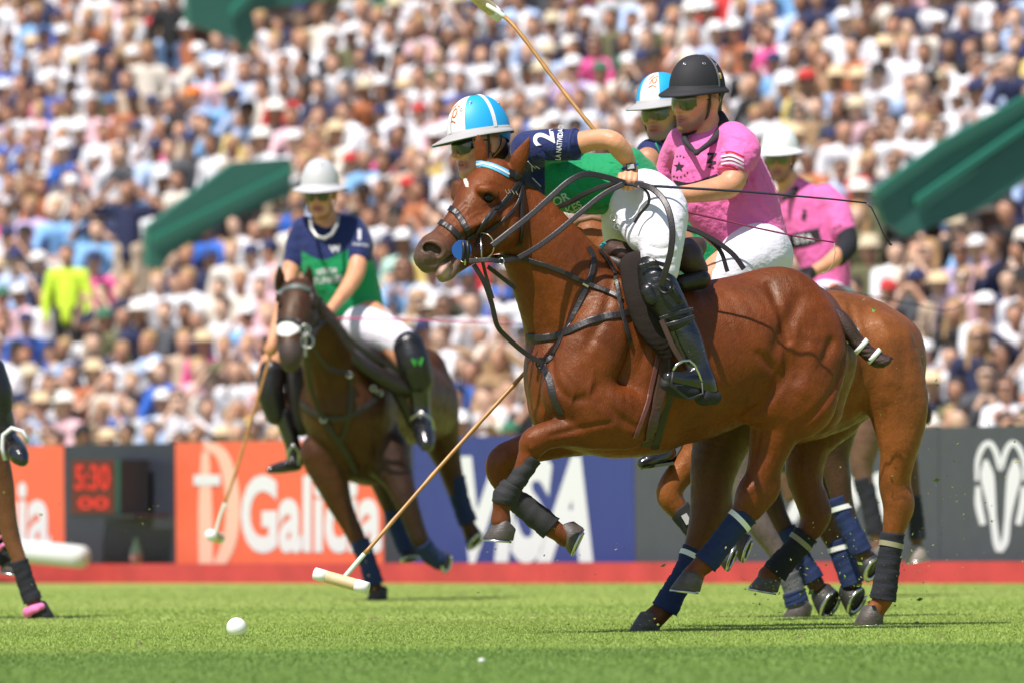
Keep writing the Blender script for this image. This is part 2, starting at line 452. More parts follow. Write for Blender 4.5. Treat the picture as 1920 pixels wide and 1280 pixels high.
# ================================================================== board line
PHI = rad(58); BD = Vector((math.cos(PHI), -math.sin(PHI), 0)); BN = Vector((math.sin(PHI), math.cos(PHI), 0))
B0 = Vector((0, 80.2, 0))
def bp(px, py, off=0.0):
    """pixel -> point on the vertical plane of the boards (off metres in front)"""
    d = P(px, py, 1.0) - CAM; o = B0 - BN * off
    return CAM + d * ((o - CAM).dot(BN) / d.dot(BN))
def bt(px):
    return (bp(px, 1000) - B0).dot(BD)
def bz(t, z, off=0.0): return B0 + BD * t - BN * off + Vector((0, 0, z))
ORANGE = mat('board_orange', (.76, .135, .065), rough=.45, vary=.04)
BLACKB = mat('board_dark', (.034, .037, .052), rough=.45, vary=.08)
GREYB = mat('board_grey', (.064, .068, .080), rough=.45, vary=.06)
BLUEB = mat('board_blue', (.033, .045, .20), rough=.45, vary=.04)
WHITEP = mat('white_print', (.68, .68, .70), rough=.5)
PEACHP = mat('peach_print', (.80, .47, .36), rough=.5)
REDB = mat('sideboard_red', (.50, .050, .050), rough=.55, vary=.16, vscale=3)
def board(x0, x1, material, label, group='advertising boards along the touchline', h=1.035):
    t0, t1 = bt(x0), bt(x1); c = bz((t0 + t1) / 2, 0)
    r = thing('advertising_board', label, 'board', c, group)
    MB().prism([bz(t0 + .004, .04), bz(t1 - .004, .04), bz(t1 - .004, h), bz(t0 + .004, h)], BN * .09).build('panel', material, r)
    for t in (t0 + .05, t1 - .05, (t0 + t1) / 2): MB().box(bz(t, .5, -.13), BD * .02, BN * .03, (0, 0, .5)).build('frame', mat('board_frame', (.12, .12, .12), .6), r)
    return r
def board_text(r, s, x0, x1, y0, y1, m, bold=.02, shear=0.0):
    V, F = text_mesh(s, bold=bold, shear=shear); V = V / np.array([V[:, 0].max(), V[:, 1].max(), 1])
    W = [bp((x0 + x1) / 2 + v[0] * (x1 - x0) / 2, (y0 + y1) / 2 - v[1] * (y1 - y0) / 2, .004) for v in V]
    mesh('lettering', W, F, m, r, False)
def stroke(r, pts, w, m, name='emblem', off=.004, n=6):
    C = catmull([(p[0], p[1], p[2] if len(p) > 2 else w) for p in pts], n); V = []; F = []
    for i, c in enumerate(C):
        t = C[min(i + 1, len(C) - 1)][:2] - C[max(i - 1, 0)][:2]; t = t / (np.linalg.norm(t) + 1e-9); q = np.array((-t[1], t[0])) * c[2] / 2
        V += [bp(c[0] + q[0], c[1] + q[1], off), bp(c[0] - q[0], c[1] - q[1], off)]
    F = [(2 * i, 2 * i + 1, 2 * i + 3, 2 * i + 2) for i in range(len(C) - 1)]
    return mesh(name, V, F, m, r, False)
b1 = board(-330, 121, ORANGE, 'orange board with a white bank name ending in ia, beside the clock')
board_text(b1, 'Galicia', -165, 95, 893, 1034, WHITEP, .03)
b0 = board(-760, -330, BLACKB, 'plain black board beyond the edge of the photo, next to the orange one')
b2 = board(121, 329, BLACKB, 'plain black board between two orange ones, behind the red digital clock')
b3 = board(329, 719, ORANGE, 'orange board reading Galicia with a sword emblem, behind the grey-helmeted rider')
board_text(b3, 'Galicia', 452, 716, 889, 1036, WHITEP, .035)
stroke(b3, [(385, 846, 14), (385, 950, 26), (386, 1056, 26)], 20, PEACHP, 'sword_emblem', n=2)
stroke(b3, [(363, 899), (388, 899), (413, 899)], 20, WHITEP, 'sword_emblem', off=.007, n=2)
stroke(b3, [(383, 832, 16), (415, 850, 22), (432, 900, 26), (437, 960, 27), (428, 1020, 26), (405, 1068, 20)], 24, PEACHP, 'ring_emblem', off=.0055)
b4 = board(719, 776, BLACKB, 'narrow black board between the orange and the blue ones')
b5 = board(776, 1190, BLUEB, 'blue board with VISA in tall white letters')
board_text(b5, 'VISA', 858, 1112, 852, 1055, WHITEP, .05, .22)
b6 = board(1190, 1762, GREYB, 'long dark grey board behind the legs of the galloping horses')
board_text(b6, 'RAM', 1402, 1662, 884, 978, WHITEP, .04)
b7 = board(1762, 2300, GREYB, 'dark grey board with a white ram head emblem')
def cz(p): return [(1400 + q[0] / 2.91, 780 + q[1] / 2.91, (q[2] if len(q) > 2 else 26) / 2.91) for q in p]
for p, m_ in (([(1256, 350, 20), (1260, 240, 26), (1290, 165, 30), (1328, 146, 30), (1362, 200, 30), (1385, 285, 26), (1410, 200, 30), (1444, 146, 30), (1482, 165, 30), (1512, 240, 26), (1516, 350, 20)], WHITEP),
              ([(1262, 380, 26), (1266, 480, 40), (1290, 590, 34)], WHITEP), ([(1510, 380, 26), (1506, 480, 40), (1482, 590, 34)], WHITEP),
              ([(1305, 235, 20), (1312, 320, 74), (1330, 440, 56), (1346, 560, 36), (1362, 680, 40), (1378, 735, 34)], WHITEP),
              ([(1466, 235, 20), (1460, 320, 74), (1440, 440, 56), (1424, 560, 36), (1410, 680, 40), (1378, 735, 34)], WHITEP)):
    stroke(b7, cz(p), 10, m_, 'ram_emblem', off=.004 + .0012 * random.random() + .001 * (m_ is WHITEP))
# red sideboard in front, plank by plank
sb = thing('sideboard', 'low red wooden sideboard running along the edge of the field', 'sideboard', bz(0, 0, .3))
t = bt(-760)
while t < bt(2100):
    MB().prism([bz(t, 0, .32), bz(t + 2.98, 0, .32), bz(t + 2.98, .145, .32), bz(t, .145, .32)], BN * .03).build('plank', REDB, sb)
    t += 2.985
# clock box on a low stand
k = thing('digital_clock', 'black scoreboard clock box with red digits mounted on the black board', 'clock', bp(175, 1060, .1) * 1.0)
MB().prism([bp(134, 861, .35), bp(214, 861, .35), bp(214, 962, .35), bp(134, 962, .35)], BN * .30).build('housing', mat('clock_black', (.02, .02, .022), .5), k)
V_ = [bp(134, 861, .356), bp(214, 861, .356), bp(214, 962, .356), bp(134, 962, .356)]
mesh('screen', V_, [(0, 1, 2, 3)], mat('clock_face', (.10, .012, .010), .3, emit=(.9, .03, .01), estr=.0), k, False)
for s_, x0, x1, y0, y1 in (('5:30', 140, 206, 870, 918), ('00', 146, 204, 930, 954)):
    V, F = text_mesh(s_, bold=.03); V = V / np.array([V[:, 0].max(), V[:, 1].max(), 1])
    mesh('digits', [bp((x0 + x1) / 2 + v[0] * (x1 - x0) / 2, (y0 + y1) / 2 - v[1] * (y1 - y0) / 2, .360) for v in V], F, mat('clock_led', (.55, .02, .015), .4, emit=(1, .04, .02), estr=.10), k, False)
MB().prism([bp(214.5, 861, .35), bp(252, 866, .07), bp(252, 958, .07), bp(214.5, 962, .35)], BN * .05).build('side_panel', mat('clock_green', (.04, .15, .11), .5), k)
MB().prism([bp(134, 963, .36), bp(250, 963, .36), bp(250, 970, .36), bp(134, 970, .36)], BN * .3).build('shelf', mat('clock_black'), k)
# white roll lying before the boards
rl = thing('rolled_banner', 'rolled up white banner lying on the grass before the orange board', 'banner', bp(60, 1062, .6))
a_, b_ = bp(-120, 1018, .55), bp(152, 1043, .55); rr = .085
MB().tube([a_, a_.lerp(b_, .5), b_], rr, 20).build('roll', mat('roll_white', (.62, .64, .62), .7), rl, True)
rl.select_set(False)
# small drink bottle beside the clock
bt_ = thing('water_bottle', 'small pale green plastic bottle with a pink label standing by the boards', 'bottle', bp(256, 1062, .16))
p = bt_.location.copy(); p.z = 0
MB().tube([p, p + Vector((0, 0, .24)), p + Vector((0, 0, .29)), p + Vector((0, 0, .34))], [.045, .045, .022, .02], 14).build('bottle_body', mat('bottle_green', (.25, .38, .25), .25), bt_, True)
MB().tube([p + Vector((0, 0, .15)), p + Vector((0, 0, .22))], .047, 14).build('bottle_label', mat('label_pink', (.5, .25, .2), .6), bt_, True)

# ================================================================== grandstand
S0 = Vector((0, 113.0, 0)); RISE, RUN, NROW = .345, .70, 27
def st(i, along, up=0.0, back=0.0): return S0 + BD * along + BN * (i * RUN + back) + Vector((0, 0, .12 + RISE * i + up))
gs = thing('grandstand', 'stepped grandstand packed with spectators behind the boards', 'grandstand', S0)
STEPM = mat('stand_concrete', (.19, .135, .11), .7, vary=.08, vscale=1.5)
for i in range(-1, NROW + 1):
    MB().prism([st(i, -50), st(i, 18), st(i, 18, 0, RUN), st(i, -50, 0, RUN)], (0, 0, -RISE - .3)).build('step', STEPM, gs)
    if i >= 0: MB().prism([st(i, -50, .40, .42), st(i, 18, .40, .42), st(i, 18, .40, .68), st(i, -50, .40, .68)], (0, 0, -.06)).build('bench', mat('bench', (.16, .13, .11), .6), gs)
MB().prism([st(NROW, -50, 0, RUN), st(NROW, 18, 0, RUN), st(NROW, 18, 6, RUN + .5), st(NROW, -50, 6, RUN + .5)], BN * .2).build('rear_wall', STEPM, gs)
# sloping green parapets of the stair wells
GREEN = mat('parapet_green', (.042, .165, .122), .45, vary=.06, vscale=2)
GREENL = mat('parapet_rail', (.035, .215, .145), .4)
def parapet(name, label, poly, d, rail, thick=.09):
    r = thing(name, label, 'parapet', P(poly[0][0], poly[0][1], d), 'green stair parapets of the stand')
    o = P(poly[0][0], poly[0][1], d)
    WN = Vector((BN.x * .90 + .0, BN.y, 0)).normalized(); wn_ = Vector((WN.y, -WN.x, 0))      # plane runs up the stand
    def q(x, y, off=0):
        v = P(x, y, 1.0) - CAM; oo = o + wn_ * off; return CAM + v * ((oo - CAM).dot(wn_) / v.dot(wn_))
    MB().prism([q(*p) for p in poly], wn_ * -thick).build('wall_panel', GREEN, r)
    for (x0, y0, x1, y1, w) in rail:
        a, b = q(x0, y0, .03), q(x1, y1, .03); MB().prism([a, b, b + Vector((0, 0, w)), a + Vector((0, 0, w))], wn_ * .05).build('rail', GREENL, r)
    return r
PAR = [[(278, 424), (438, 305), (546, 296), (546, 366), (425, 412), (322, 478), (300, 505), (278, 500)],
       [(352, -40), (354, 44), (413, 64), (447, 76), (466, 98), (482, 60), (474, 22), (560, 8), (640, -10), (640, -40)],
       [(1640, 362), (1760, 275), (1930, 182), (1930, 335), (1850, 388), (1700, 444), (1662, 420)]]
parapet('stair_parapet', 'sloping green parapet above and behind the grey-helmeted rider', PAR[0], 120.5, [(285, 452, 546, 322, .05)])
parapet('stair_parapet', 'green parapet high up behind the man in the black jacket', PAR[1], 132.0, [(430, 30, 500, -40, .08)])
parapet('stair_parapet', 'green sloping parapet over the stair well, at the right edge of the photo', PAR[2], 111.0, [(1640, 362, 1760, 275, .05), (1760, 275, 1930, 182, .05), (1715, 384, 1930, 236, .07)])
# ================================================================== spectators
SKINM = mat('spectator_skin', (.55, .32, .22), .55, objcol=True)
CLOTHM = mat('spectator_cloth', (.5, .5, .5), .85, objcol=True, bumps=((30, .012, 3, (1, 1, 1)),))
HAIRM = mat('spectator_hair', (.05, .03, .02), .6, objcol=True)
GLASSM = mat('spectator_glasses', (.01, .01, .012), .15)
def person_parts(pose, h, long_hair=False, standing=False):
    """returns dict part -> (V, Q); local frame: facing -y, seat at z .43, feet at z 0"""
    z = .42 if standing else 0.0
    lean = {'lean': .16, 'arms': -.02, 'shade': .0, 'rest': .02, 'chin': .18, 'stand': 0, 'standarms': 0}[pose]
    hip = (0, 0, .52 + z); nk = (0, -lean - .02, 1.0 + z); hd = (0, -lean - .05, 1.19 + z)
    sk = Body(); sh = Body(); tr = Body(); ha = Body(); gl = Body()
    def arms(B, r, upto):
        for s in (-1, 1):
            sp = (.19 * s, -lean, .95 + z)
            if pose in ('rest', 'stand'): el = (.25 * s, -lean * .5 - .02, .68 + z); wr = (.12 * s, -.30, .60 + z) if pose == 'rest' else (.24 * s, -.06, .42 + z)
            elif pose in ('lean', 'chin'): el = (.21 * s, -.34, .66 + z); wr = (.08 * s, -.36, .90 + z) if pose == 'chin' else (.05 * s, -.50, .62 + z)
            elif pose in ('arms',): el = (.27 * s, -.18, .80 + z); wr = (.07 * s, -.26, 1.07 + z)
            elif pose == 'standarms': el = (.42 * s, -.06, .95 + z); wr = (.16 * s, -.14, 1.20 + z)
            else: el, wr = ((.36, -.12, 1.02 + z), (.10, -.16, 1.25 + z)) if s > 0 else ((-.25, -.02, .70 + z), (-.14, -.28, .58 + z))
            if upto == 'full':
                B.lc([(*sp, .045), (*el, .042), (*wr, .030)], k=.03); d = (Vector(wr) - Vector(el)).normalized() * .08
                B.lc([(*wr, .032), (wr[0] + d.x, wr[1] + d.y, wr[2] + d.z, .035)], k=.02)
            else:
                e2 = Vector(sp).lerp(Vector(el), .8)
                if pose in ('rest', 'chin', 'shade', 'stand'): w2_ = Vector(el).lerp(Vector(wr), .85); B.lc([(*sp, r), (*el, r * .88), (*w2_, r * .72)], k=.05)
                else: B.lc([(*sp, r), (*e2, r * .92)], k=.05)
    sk.lc([(0, 0, .55 + z, .085), (nk[0], nk[1] + .02, nk[2] - .03, .06)], k=.05, n=(0, 1, 0)); sk.lc([(nk[0], nk[1], nk[2] - .02, .055), (hd[0], hd[1] + .02, hd[2] - .06, .052)], k=.03)
    sk.lc([(hd[0], hd[1], hd[2], .088)], k=.02); sk.lc([(hd[0], hd[1] - .02, hd[2] - .07, .062)], k=.04); sk.lc([(hd[0], hd[1] - .095, hd[2] - .025, .014)], k=.02)
    arms(sk, .04, 'full')
    sh.lc([(0, 0, .50 + z, .135, .8), (0, -lean * .5, .76 + z, .14, .75), (0, -lean, .93 + z, .13, .65)], k=.05, n=(0, 1, 0))
    sh.lc([(-.17, -lean, .945 + z, .062), (0, -lean + .01, .97 + z, .07), (.17, -lean, .945 + z, .062)], k=.06)
    arms(sh, .062, 'upper')
    for s in (-1, 1):
        if standing: L = [(.09 * s, 0, .92, .085), (.10 * s, 0, .50, .065), (.10 * s, .02, .10, .05)]; Ls = [(.09 * s, 0, .9, .07), (.10 * s, .02, .06, .04), (.10 * s, -.1, .04, .04)]
        else: L = [(.09 * s, -.02, .52, .085), (.13 * s, -.43, .53, .068), (.13 * s, -.42, .14, .052)]; Ls = [(.09 * s, 0, .52, .07), (.13 * s, -.43, .52, .05), (.13 * s, -.42, .06, .04), (.13 * s, -.54, .04, .04)]
        tr.lc(L, k=.04, sub=1); sk.lc(Ls, k=.04, sub=1)
    tr.lc([(-.06, .01, .54 + z, .11), (.06, .01, .54 + z, .11)], k=.05)
    ha.lc([(hd[0], hd[1] + .022, hd[2] + .028, .094)], k=.02)
    if long_hair:
        for s in (-1, 1): ha.lc([(.06 * s, hd[1] + .05, hd[2] + .02, .05), (.085 * s, hd[1] + .03, hd[2] - .12, .042), (.09 * s, hd[1] - .01, hd[2] - .27, .03)], k=.04)
        ha.lc([(0, hd[1] + .07, hd[2], .07), (0, hd[1] + .09, hd[2] - .22, .06)], k=.04)
    ha.lc([(0, hd[1] - .085, hd[2] - .045, .085)], k=.015, cut=True)
    gl.lc([(-.05, hd[1] - .082, hd[2] + .008, .022), (.05, hd[1] - .082, hd[2] + .008, .022)], k=.01)
    out = {'body': sk.surf(h), 'shirt': sh.surf(h * 1.2), 'trousers': tr.surf(h * 1.3), 'hair': ha.surf(h)}
    out['sunglasses'] = gl.surf(h * .8)
    out = {k_: (relax(v, q), q) for k_, (v, q) in out.items()}
    out['head'] = hd
    return out
def hat_mesh(kind, hd):
    V = []; F = []; n = 16
    prof = {'cap': [(0, .125), (.05, .12), (.085, .09), (.098, .045), (.098, .03)], 'straw': [(0, .13), (.06, .13), (.085, .12), (.092, .05), (.17, .032), (.175, .026), (.09, .03)],
            'bucket': [(0, .125), (.07, .12), (.09, .06), (.14, .01), (.138, .005), (.09, .04)]}[kind]
    for i, (r, z) in enumerate(prof):
        for k_ in range(n):
            a = 2 * math.pi * k_ / n; V.append((hd[0] + r * math.cos(a), hd[1] + .012 + r * math.sin(a), hd[2] + z))
    for i in range(len(prof) - 1):
        for k_ in range(n): F.append((i * n + k_, (i + 1) * n + k_, (i + 1) * n + (k_ + 1) % n, i * n + (k_ + 1) % n))
    if kind == 'cap':
        b = len(V)
        for k_ in range(7):
            a = math.pi * (1 + .18 + .64 * k_ / 6)
            V.append((hd[0] + .096 * math.cos(a), hd[1] + .012 + .096 * math.sin(a), hd[2] + .045)); V.append((hd[0] + .10 * math.cos(a), hd[1] - .05 + .115 * math.sin(a), hd[2] + .028))
        for k_ in range(6): F.append((b + 2 * k_, b + 2 * k_ + 1, b + 2 * k_ + 3, b + 2 * k_ + 2))
    return V, F
SHIRTS = [('white', (.76, .76, .79), 42), ('cream', (.74, .68, .58), 7), ('pale blue', (.45, .58, .82), 8), ('navy', (.018, .024, .07), 12), ('black', (.012, .012, .014), 8), ('beige', (.55, .42, .30), 4),
          ('light pink', (.80, .52, .56), 6), ('hot pink', (.80, .10, .32), 1.3), ('red', (.55, .03, .03), 1.3), ('dark grey', (.07, .075, .085), 3), ('olive', (.13, .13, .06), 3), ('tan', (.36, .23, .12), 3),
          ('sky blue', (.22, .45, .75), 2), ('royal blue', (.03, .13, .52), 2.5), ('pale grey', (.5, .52, .54), 4), ('lilac', (.55, .45, .72), 1.5), ('yellow', (.80, .62, .20), 1.2), ('dark green', (.03, .10, .06), 2), ('rust', (.45, .15, .06), 2), ('mint', (.45, .70, .58), 1)]
HAIRS = [('dark brown hair', (.030, .016, .010), 30), ('black hair', (.010, .008, .008), 14), ('chestnut hair', (.10, .042, .018), 16), ('fair hair', (.42, .27, .12), 12), ('grey hair', (.32, .31, .30), 6), ('long brown hair', (.07, .032, .016), 12), ('long fair hair', (.38, .23, .10), 8)]
HATS = [(None, None, None, 84), ('white cap', 'cap', (.8, .8, .8), 8), ('navy cap', 'cap', (.02, .03, .10), 8), ('black cap', 'cap', (.015, .015, .017), 4), ('blue cap', 'cap', (.06, .16, .35), 1.5), ('green cap', 'cap', (.03, .16, .09), 2), ('red cap', 'cap', (.5, .03, .03), 1),
        ('straw hat', 'straw', (.66, .50, .30), 4), ('white brimmed hat', 'straw', (.80, .76, .68), 3), ('beige bucket hat', 'bucket', (.6, .5, .34), 3), ('orange cap', 'cap', (.9, .22, .02), .4)]
SKINS = [(.60, .34, .23), (.50, .26, .17), (.42, .21, .13), (.66, .42, .30), (.30, .15, .09)]
TROUS = [('white', (.8, .8, .8)), ('beige', (.5, .4, .28)), ('navy', (.02, .03, .07)), ('blue jeans', (.08, .16, .30)), ('black', (.015, .015, .015))]
SITS = ['rest', 'lean', 'arms', 'shade', 'chin']
def mk(p, lh, h, standing=False): return person_parts(p, h, lh, standing)
HI = {}; LO = {}
for lh in (False, True):
    for p in SITS: HI[(p, lh)] = mk(p, lh, .019)
for p in ('stand', 'standarms'): HI[(p, False)] = mk(p, False, .019, True)
for p in ('rest', 'lean', 'arms'): LO[p] = mk(p, False, .036)
MESHES = {}
def part_mesh(name, key, V, F, m):
    if (name, key) not in MESHES:
        o = mesh(name, V, F, m); MESHES[(name, key)] = o.data; bpy.data.objects.remove(o)
    return MESHES[(name, key)]
ROWN = ['lowest', 'second', 'third', 'fourth', 'fifth', 'sixth', 'seventh', 'eighth', 'ninth', 'tenth', 'eleventh', 'twelfth', 'thirteenth', 'fourteenth', 'fifteenth', 'sixteenth', 'seventeenth', 'eighteenth', 'nineteenth', 'twentieth', 'twenty-first', 'twenty-second', 'twenty-third', 'twenty-fourth', 'twenty-fifth', 'twenty-sixth', 'twenty-seventh', 'topmost']
def pick(L, i=-1):
    w = np.array([l[i] for l in L], dtype=float); return L[RNG.choice(len(L), p=w / w.sum())]
def col4(c, v=.0):
    j = 1 + RNG.uniform(-v, v); return (min(c[0] * j, .95), min(c[1] * j, .95), min(c[2] * j, .95), 1)
def where(px):
    if px < 122: return 'above the orange board at the clock'
    if px < 330: return 'above the black clock board'
    if px < 560: return 'above the orange board left of the grey helmet'
    if px < 776: return 'behind the grey-helmeted rider'
    if px < 980: return 'above the start of the blue board'
    if px < 1190: return 'above the blue board, behind the leaning rider'
    if px < 1480: return 'behind the pink-shirted riders'
    if px < 1765: return 'above the chestnut rump'
    return 'above the ram head board'
def make_person(a):
    pos, yaw, pose, shirt, hair, hat, skin, trou, glasses, label, scale = a
    lh = hair[0].startswith('long'); 
    if pose.startswith('stand'): lh = False
    src = HI[(pose, lh)]; key = (pose, lh)
    b = bpy.data.objects.new('spectator', part_mesh('body', key, *src['body'], SKINM)); COL.objects.link(b)
    b.location = pos; b.rotation_euler = (0, 0, yaw); b.scale = (scale,) * 3; b.color = col4(skin, .12)
    tag(b, label, 'spectator', 'spectators in the grandstand')
    def sub(name, m, c, k2=key, data=None):
        o = bpy.data.objects.new(name, data or part_mesh(name, k2, *src[name], m)); COL.objects.link(o); o.parent = b; o.color = c
    sub('shirt', CLOTHM, col4(shirt[1], .08)); sub('trousers', CLOTHM, col4(trou[1], .1))
    sub('hair', HAIRM, col4(hair[1], .2))
    if glasses: sub('sunglasses', GLASSM, (0, 0, 0, 1))
    if hat[1]: sub('hat', CLOTHM, col4(hat[2], .06), None, part_mesh('hat', (pose, hat[1]), *hat_mesh(hat[1], src['head']), CLOTHM))
def inpoly(x, y, poly):
    c = False; n = len(poly)
    for i in range(n):
        x0, y0 = poly[i]; x1, y1 = poly[(i + 1) % n]
        if (y0 > y) != (y1 > y) and x < (x1 - x0) * (y - y0) / (y1 - y0) + x0: c = not c
    return c
# what the photograph shows in particular places: (head x, head y, shirt, hair, hat, pose)
def byname(L, n): return [l for l in L if l[0] == n][0]
SPECIAL = [(22, 118, 'royal blue', 'chestnut hair', None, 'rest'), (388, 185, 'pale blue', 'dark brown hair', 'orange cap', 'rest'), (395, 60, 'pale blue', 'fair hair', None, 'shade'),
           (1140, 90, 'hot pink', 'dark brown hair', None, 'lean'), (1722, 150, 'pale blue', 'dark brown hair', None, 'rest'), (1840, 355, 'sky blue', 'dark brown hair', 'black cap', 'lean'),
           (1885, 330, 'navy', 'grey hair', 'white cap', 'chin'), (1660, 380, 'olive', 'fair hair', 'white brimmed hat', 'rest'), (1700, 605, 'royal blue', 'dark brown hair', None, 'rest'),
           (1820, 600, 'black', 'long fair hair', None, 'lean'), (1760, 580, 'white', 'grey hair', 'black cap', 'rest'), (40, 520, 'pale blue', 'dark brown hair', 'navy cap', 'rest'),
           (325, 725, 'royal blue', 'chestnut hair', None, 'lean'), (280, 690, 'navy', 'dark brown hair', 'white cap', 'rest'), (130, 790, 'pale blue', 'grey hair', None, 'chin'),
           (400, 690, 'cream', 'fair hair', None, 'rest'), (20, 410, 'hot pink', 'dark brown hair', None, 'rest'), (620, 60, 'dark grey', 'dark brown hair', None, 'rest'), (800, 480, 'yellow', 'fair hair', None, 'rest'),
           (770, 545, 'cream', 'long fair hair', None, 'lean'), (1430, 40, 'light pink', 'long brown hair', None, 'rest'), (1620, 240, 'white', 'dark brown hair', None, 'rest'), (1575, 95, 'tan', 'chestnut hair', None, 'chin'),
           (1690, 270, 'white', 'black hair', None, 'rest'), (1780, 520, 'beige', 'dark brown hair', 'straw hat', 'rest'), (1625, 100, 'rust', 'black hair', None, 'rest'), (1520, 170, 'dark green', 'chestnut hair', 'red cap', 'rest')]
seats = []
FACE = math.atan2(-BN.x, BN.y)
for i in range(NROW):
    off = RNG.uniform(0, .4); a = -46.0 + off
    while a < 14:
        a += RNG.uniform(.40, .50)
        p = st(i, a, 0, .42); hp = p + Vector((0, 0, 1.2)); x, y, d = PIX(hp)
        if x < -330 or x > 2200 or y < -60: continue
        if y > 850: continue
        if any(inpoly(x, y, pl) or inpoly(x, y + 20, pl) for pl in PAR): continue
        if 1700 < x and 380 < y < 430 and False: continue
        seats.append([i, a, p, x, y, d])
# standing people at the photo's aisle
STAND = [(325, 10, 'black', 'dark brown hair', None, 'stand', 'man in a black jacket and blue jeans standing on the upper steps', 'blue jeans', 16.0, 1.0),
         (245, 385, 'navy', 'dark brown hair', None, 'standarms', 'standing man in a navy shirt and cream trousers, holding both hands to his head', 'beige', 7.0, 1.05),
         (128, 488, 'hi-vis yellow', 'dark brown hair', None, 'stand', 'steward in a bright yellow vest standing among the seats', 'black', 4.0, 1.0)]
keep = []
for s in seats:
    ok = True
    for (x, y, *_r) in STAND:
        if abs(s[3] - x) < 46 and -60 < s[4] - y < 150 and s[0] <= 14: ok = False
    if ok: keep.append(s)
seats = keep
for s in seats: s.append(None)
for sp_ in SPECIAL:
    free_ = [s for s in seats if s[6] is None]
    j = min(free_, key=lambda s: (s[3] - sp_[0]) ** 2 + (s[4] - sp_[1]) ** 2); j[6] = sp_
# show largest first
seats.sort(key=lambda s: (s[6] is None, not (-20 < s[3] < 1940 and s[4] > -20), s[5]))
used_labels = set(); n_ind = 0; LOV = []; LOF = []; LOC = []; base = 0
SHIRTD = {s[0]: s for s in SHIRTS}
for s in seats:
    i, a, p, x, y, d, sp_ = s
    row = ROWN[i]
    yaw = FACE * 1.0 + RNG.normal(0, .42) + .6
    scale = RNG.uniform(.96, 1.08)
    if n_ind < 296:
        for tries in range(400):
            if sp_:
                shirt = byname(SHIRTS, sp_[2]); hair = byname(HAIRS, sp_[3]); hat = byname(HATS, sp_[4]); pose = sp_[5]
                glasses = RNG.random() < .4
            else:
                shirt = pick(SHIRTS); hair = pick(HAIRS); hat = pick(HATS); pose = SITS[RNG.choice(5, p=[.30, .22, .19, .11, .18])]; glasses = RNG.random() < .35
                if hat[1] and hair[0].startswith('long') and RNG.random() < .5: continue
            trou = TROUS[RNG.choice(5)]
            pt = {'rest': 'seated', 'lean': 'forward-leaning', 'arms': 'clapping', 'shade': 'eye-shading', 'chin': 'chin-resting'}[pose]
            desc = f"{pt} spectator in {shirt[0]}, {hat[0] or hair[0]}" + (', sunglasses' if glasses else '')
            lab = f"{desc}, {row} row {where(x)}"
            if len(lab.split()) > 16: lab = f"{desc}, {row} row {where(x)}".replace(', behind the leaning rider', '').replace(' left of the grey helmet', '').replace(' start of the', '').replace(' at the clock', '')
            if len(lab.split()) <= 16 and lab not in used_labels: break
        used_labels.add(lab)
        make_person((p + Vector((0, 0, RNG.normal(0, .03))) - BN * RNG.uniform(-.08, .10), yaw, pose, shirt, hair, hat, SKINS[RNG.choice(5, p=[.3, .3, .15, .2, .05])], trou, glasses, lab, scale)); n_ind += 1
    else:
        shirt = pick(SHIRTS); hair = pick(HAIRS); hat = pick(HATS); pose = ('rest', 'lean', 'arms')[RNG.choice(3, p=[.5, .3, .2])]; src = LO[pose]; skin = SKINS[RNG.choice(5)]
        R = np.array(Matrix.Rotation(yaw, 3, 'Z')) * scale
        for nm, c in (('body', skin), ('shirt', shirt[1]), ('trousers', TROUS[RNG.choice(5)][1]), ('hair', hair[1])):
            V, Q = src[nm]; LOV.append(V @ R.T + np.array(p)); LOF.append(Q + base); base += len(V); LOC.append(np.tile(np.array(c) * RNG.uniform(.9, 1.1), (len(V), 1)))
        if hat[1]:
            V, F = hat_mesh(hat[1], src['head']); V = np.array(V); LOV.append(V @ R.T + np.array(p)); LOF.append(np.array(F) + base); base += len(V); LOC.append(np.tile(np.array(hat[2]), (len(V), 1)))
for (x, y, sh_, hr, ht, pose, lab, tr_, row, sc_) in STAND:
    i = int(row); d = None
    best = min((st(i, a_, 0, .3) for a_ in np.linspace(-46, 14, 800)), key=lambda q: abs(PIX(q)[0] - x))
    sh2 = ('x', (.62, .85, .05)) if 'hi-vis' in sh_ else byname(SHIRTS, sh_)
    # drop onto the step whose standing height puts the head where it is seen
    i = min(range(NROW), key=lambda r: abs(PIX(min((st(r, a_, 1.62, .3) for a_ in np.linspace(-46, 14, 300)), key=lambda q: abs(PIX(q)[0] - x)))[1] - y))
    best = min((st(i, a_, 0, .3) for a_ in np.linspace(-46, 14, 800)), key=lambda q: abs(PIX(q)[0] - x))
    make_person((best, -.25, pose, sh2, byname(HAIRS, hr), byname(HATS, None), SKINS[1], byname(TROUS, tr_), False, lab, sc_))
if LOV:
    o = mesh('crowd', np.vstack(LOV), np.vstack(LOF), mat('crowd_cloth', (.5, .5, .5), .8, attr='col'), cols=np.vstack(LOC))
    tag(o, 'farther spectators filling the upper rows of the grandstand', 'crowd', kind='stuff')
print('SPECTATORS', n_ind, 'of', len(seats))
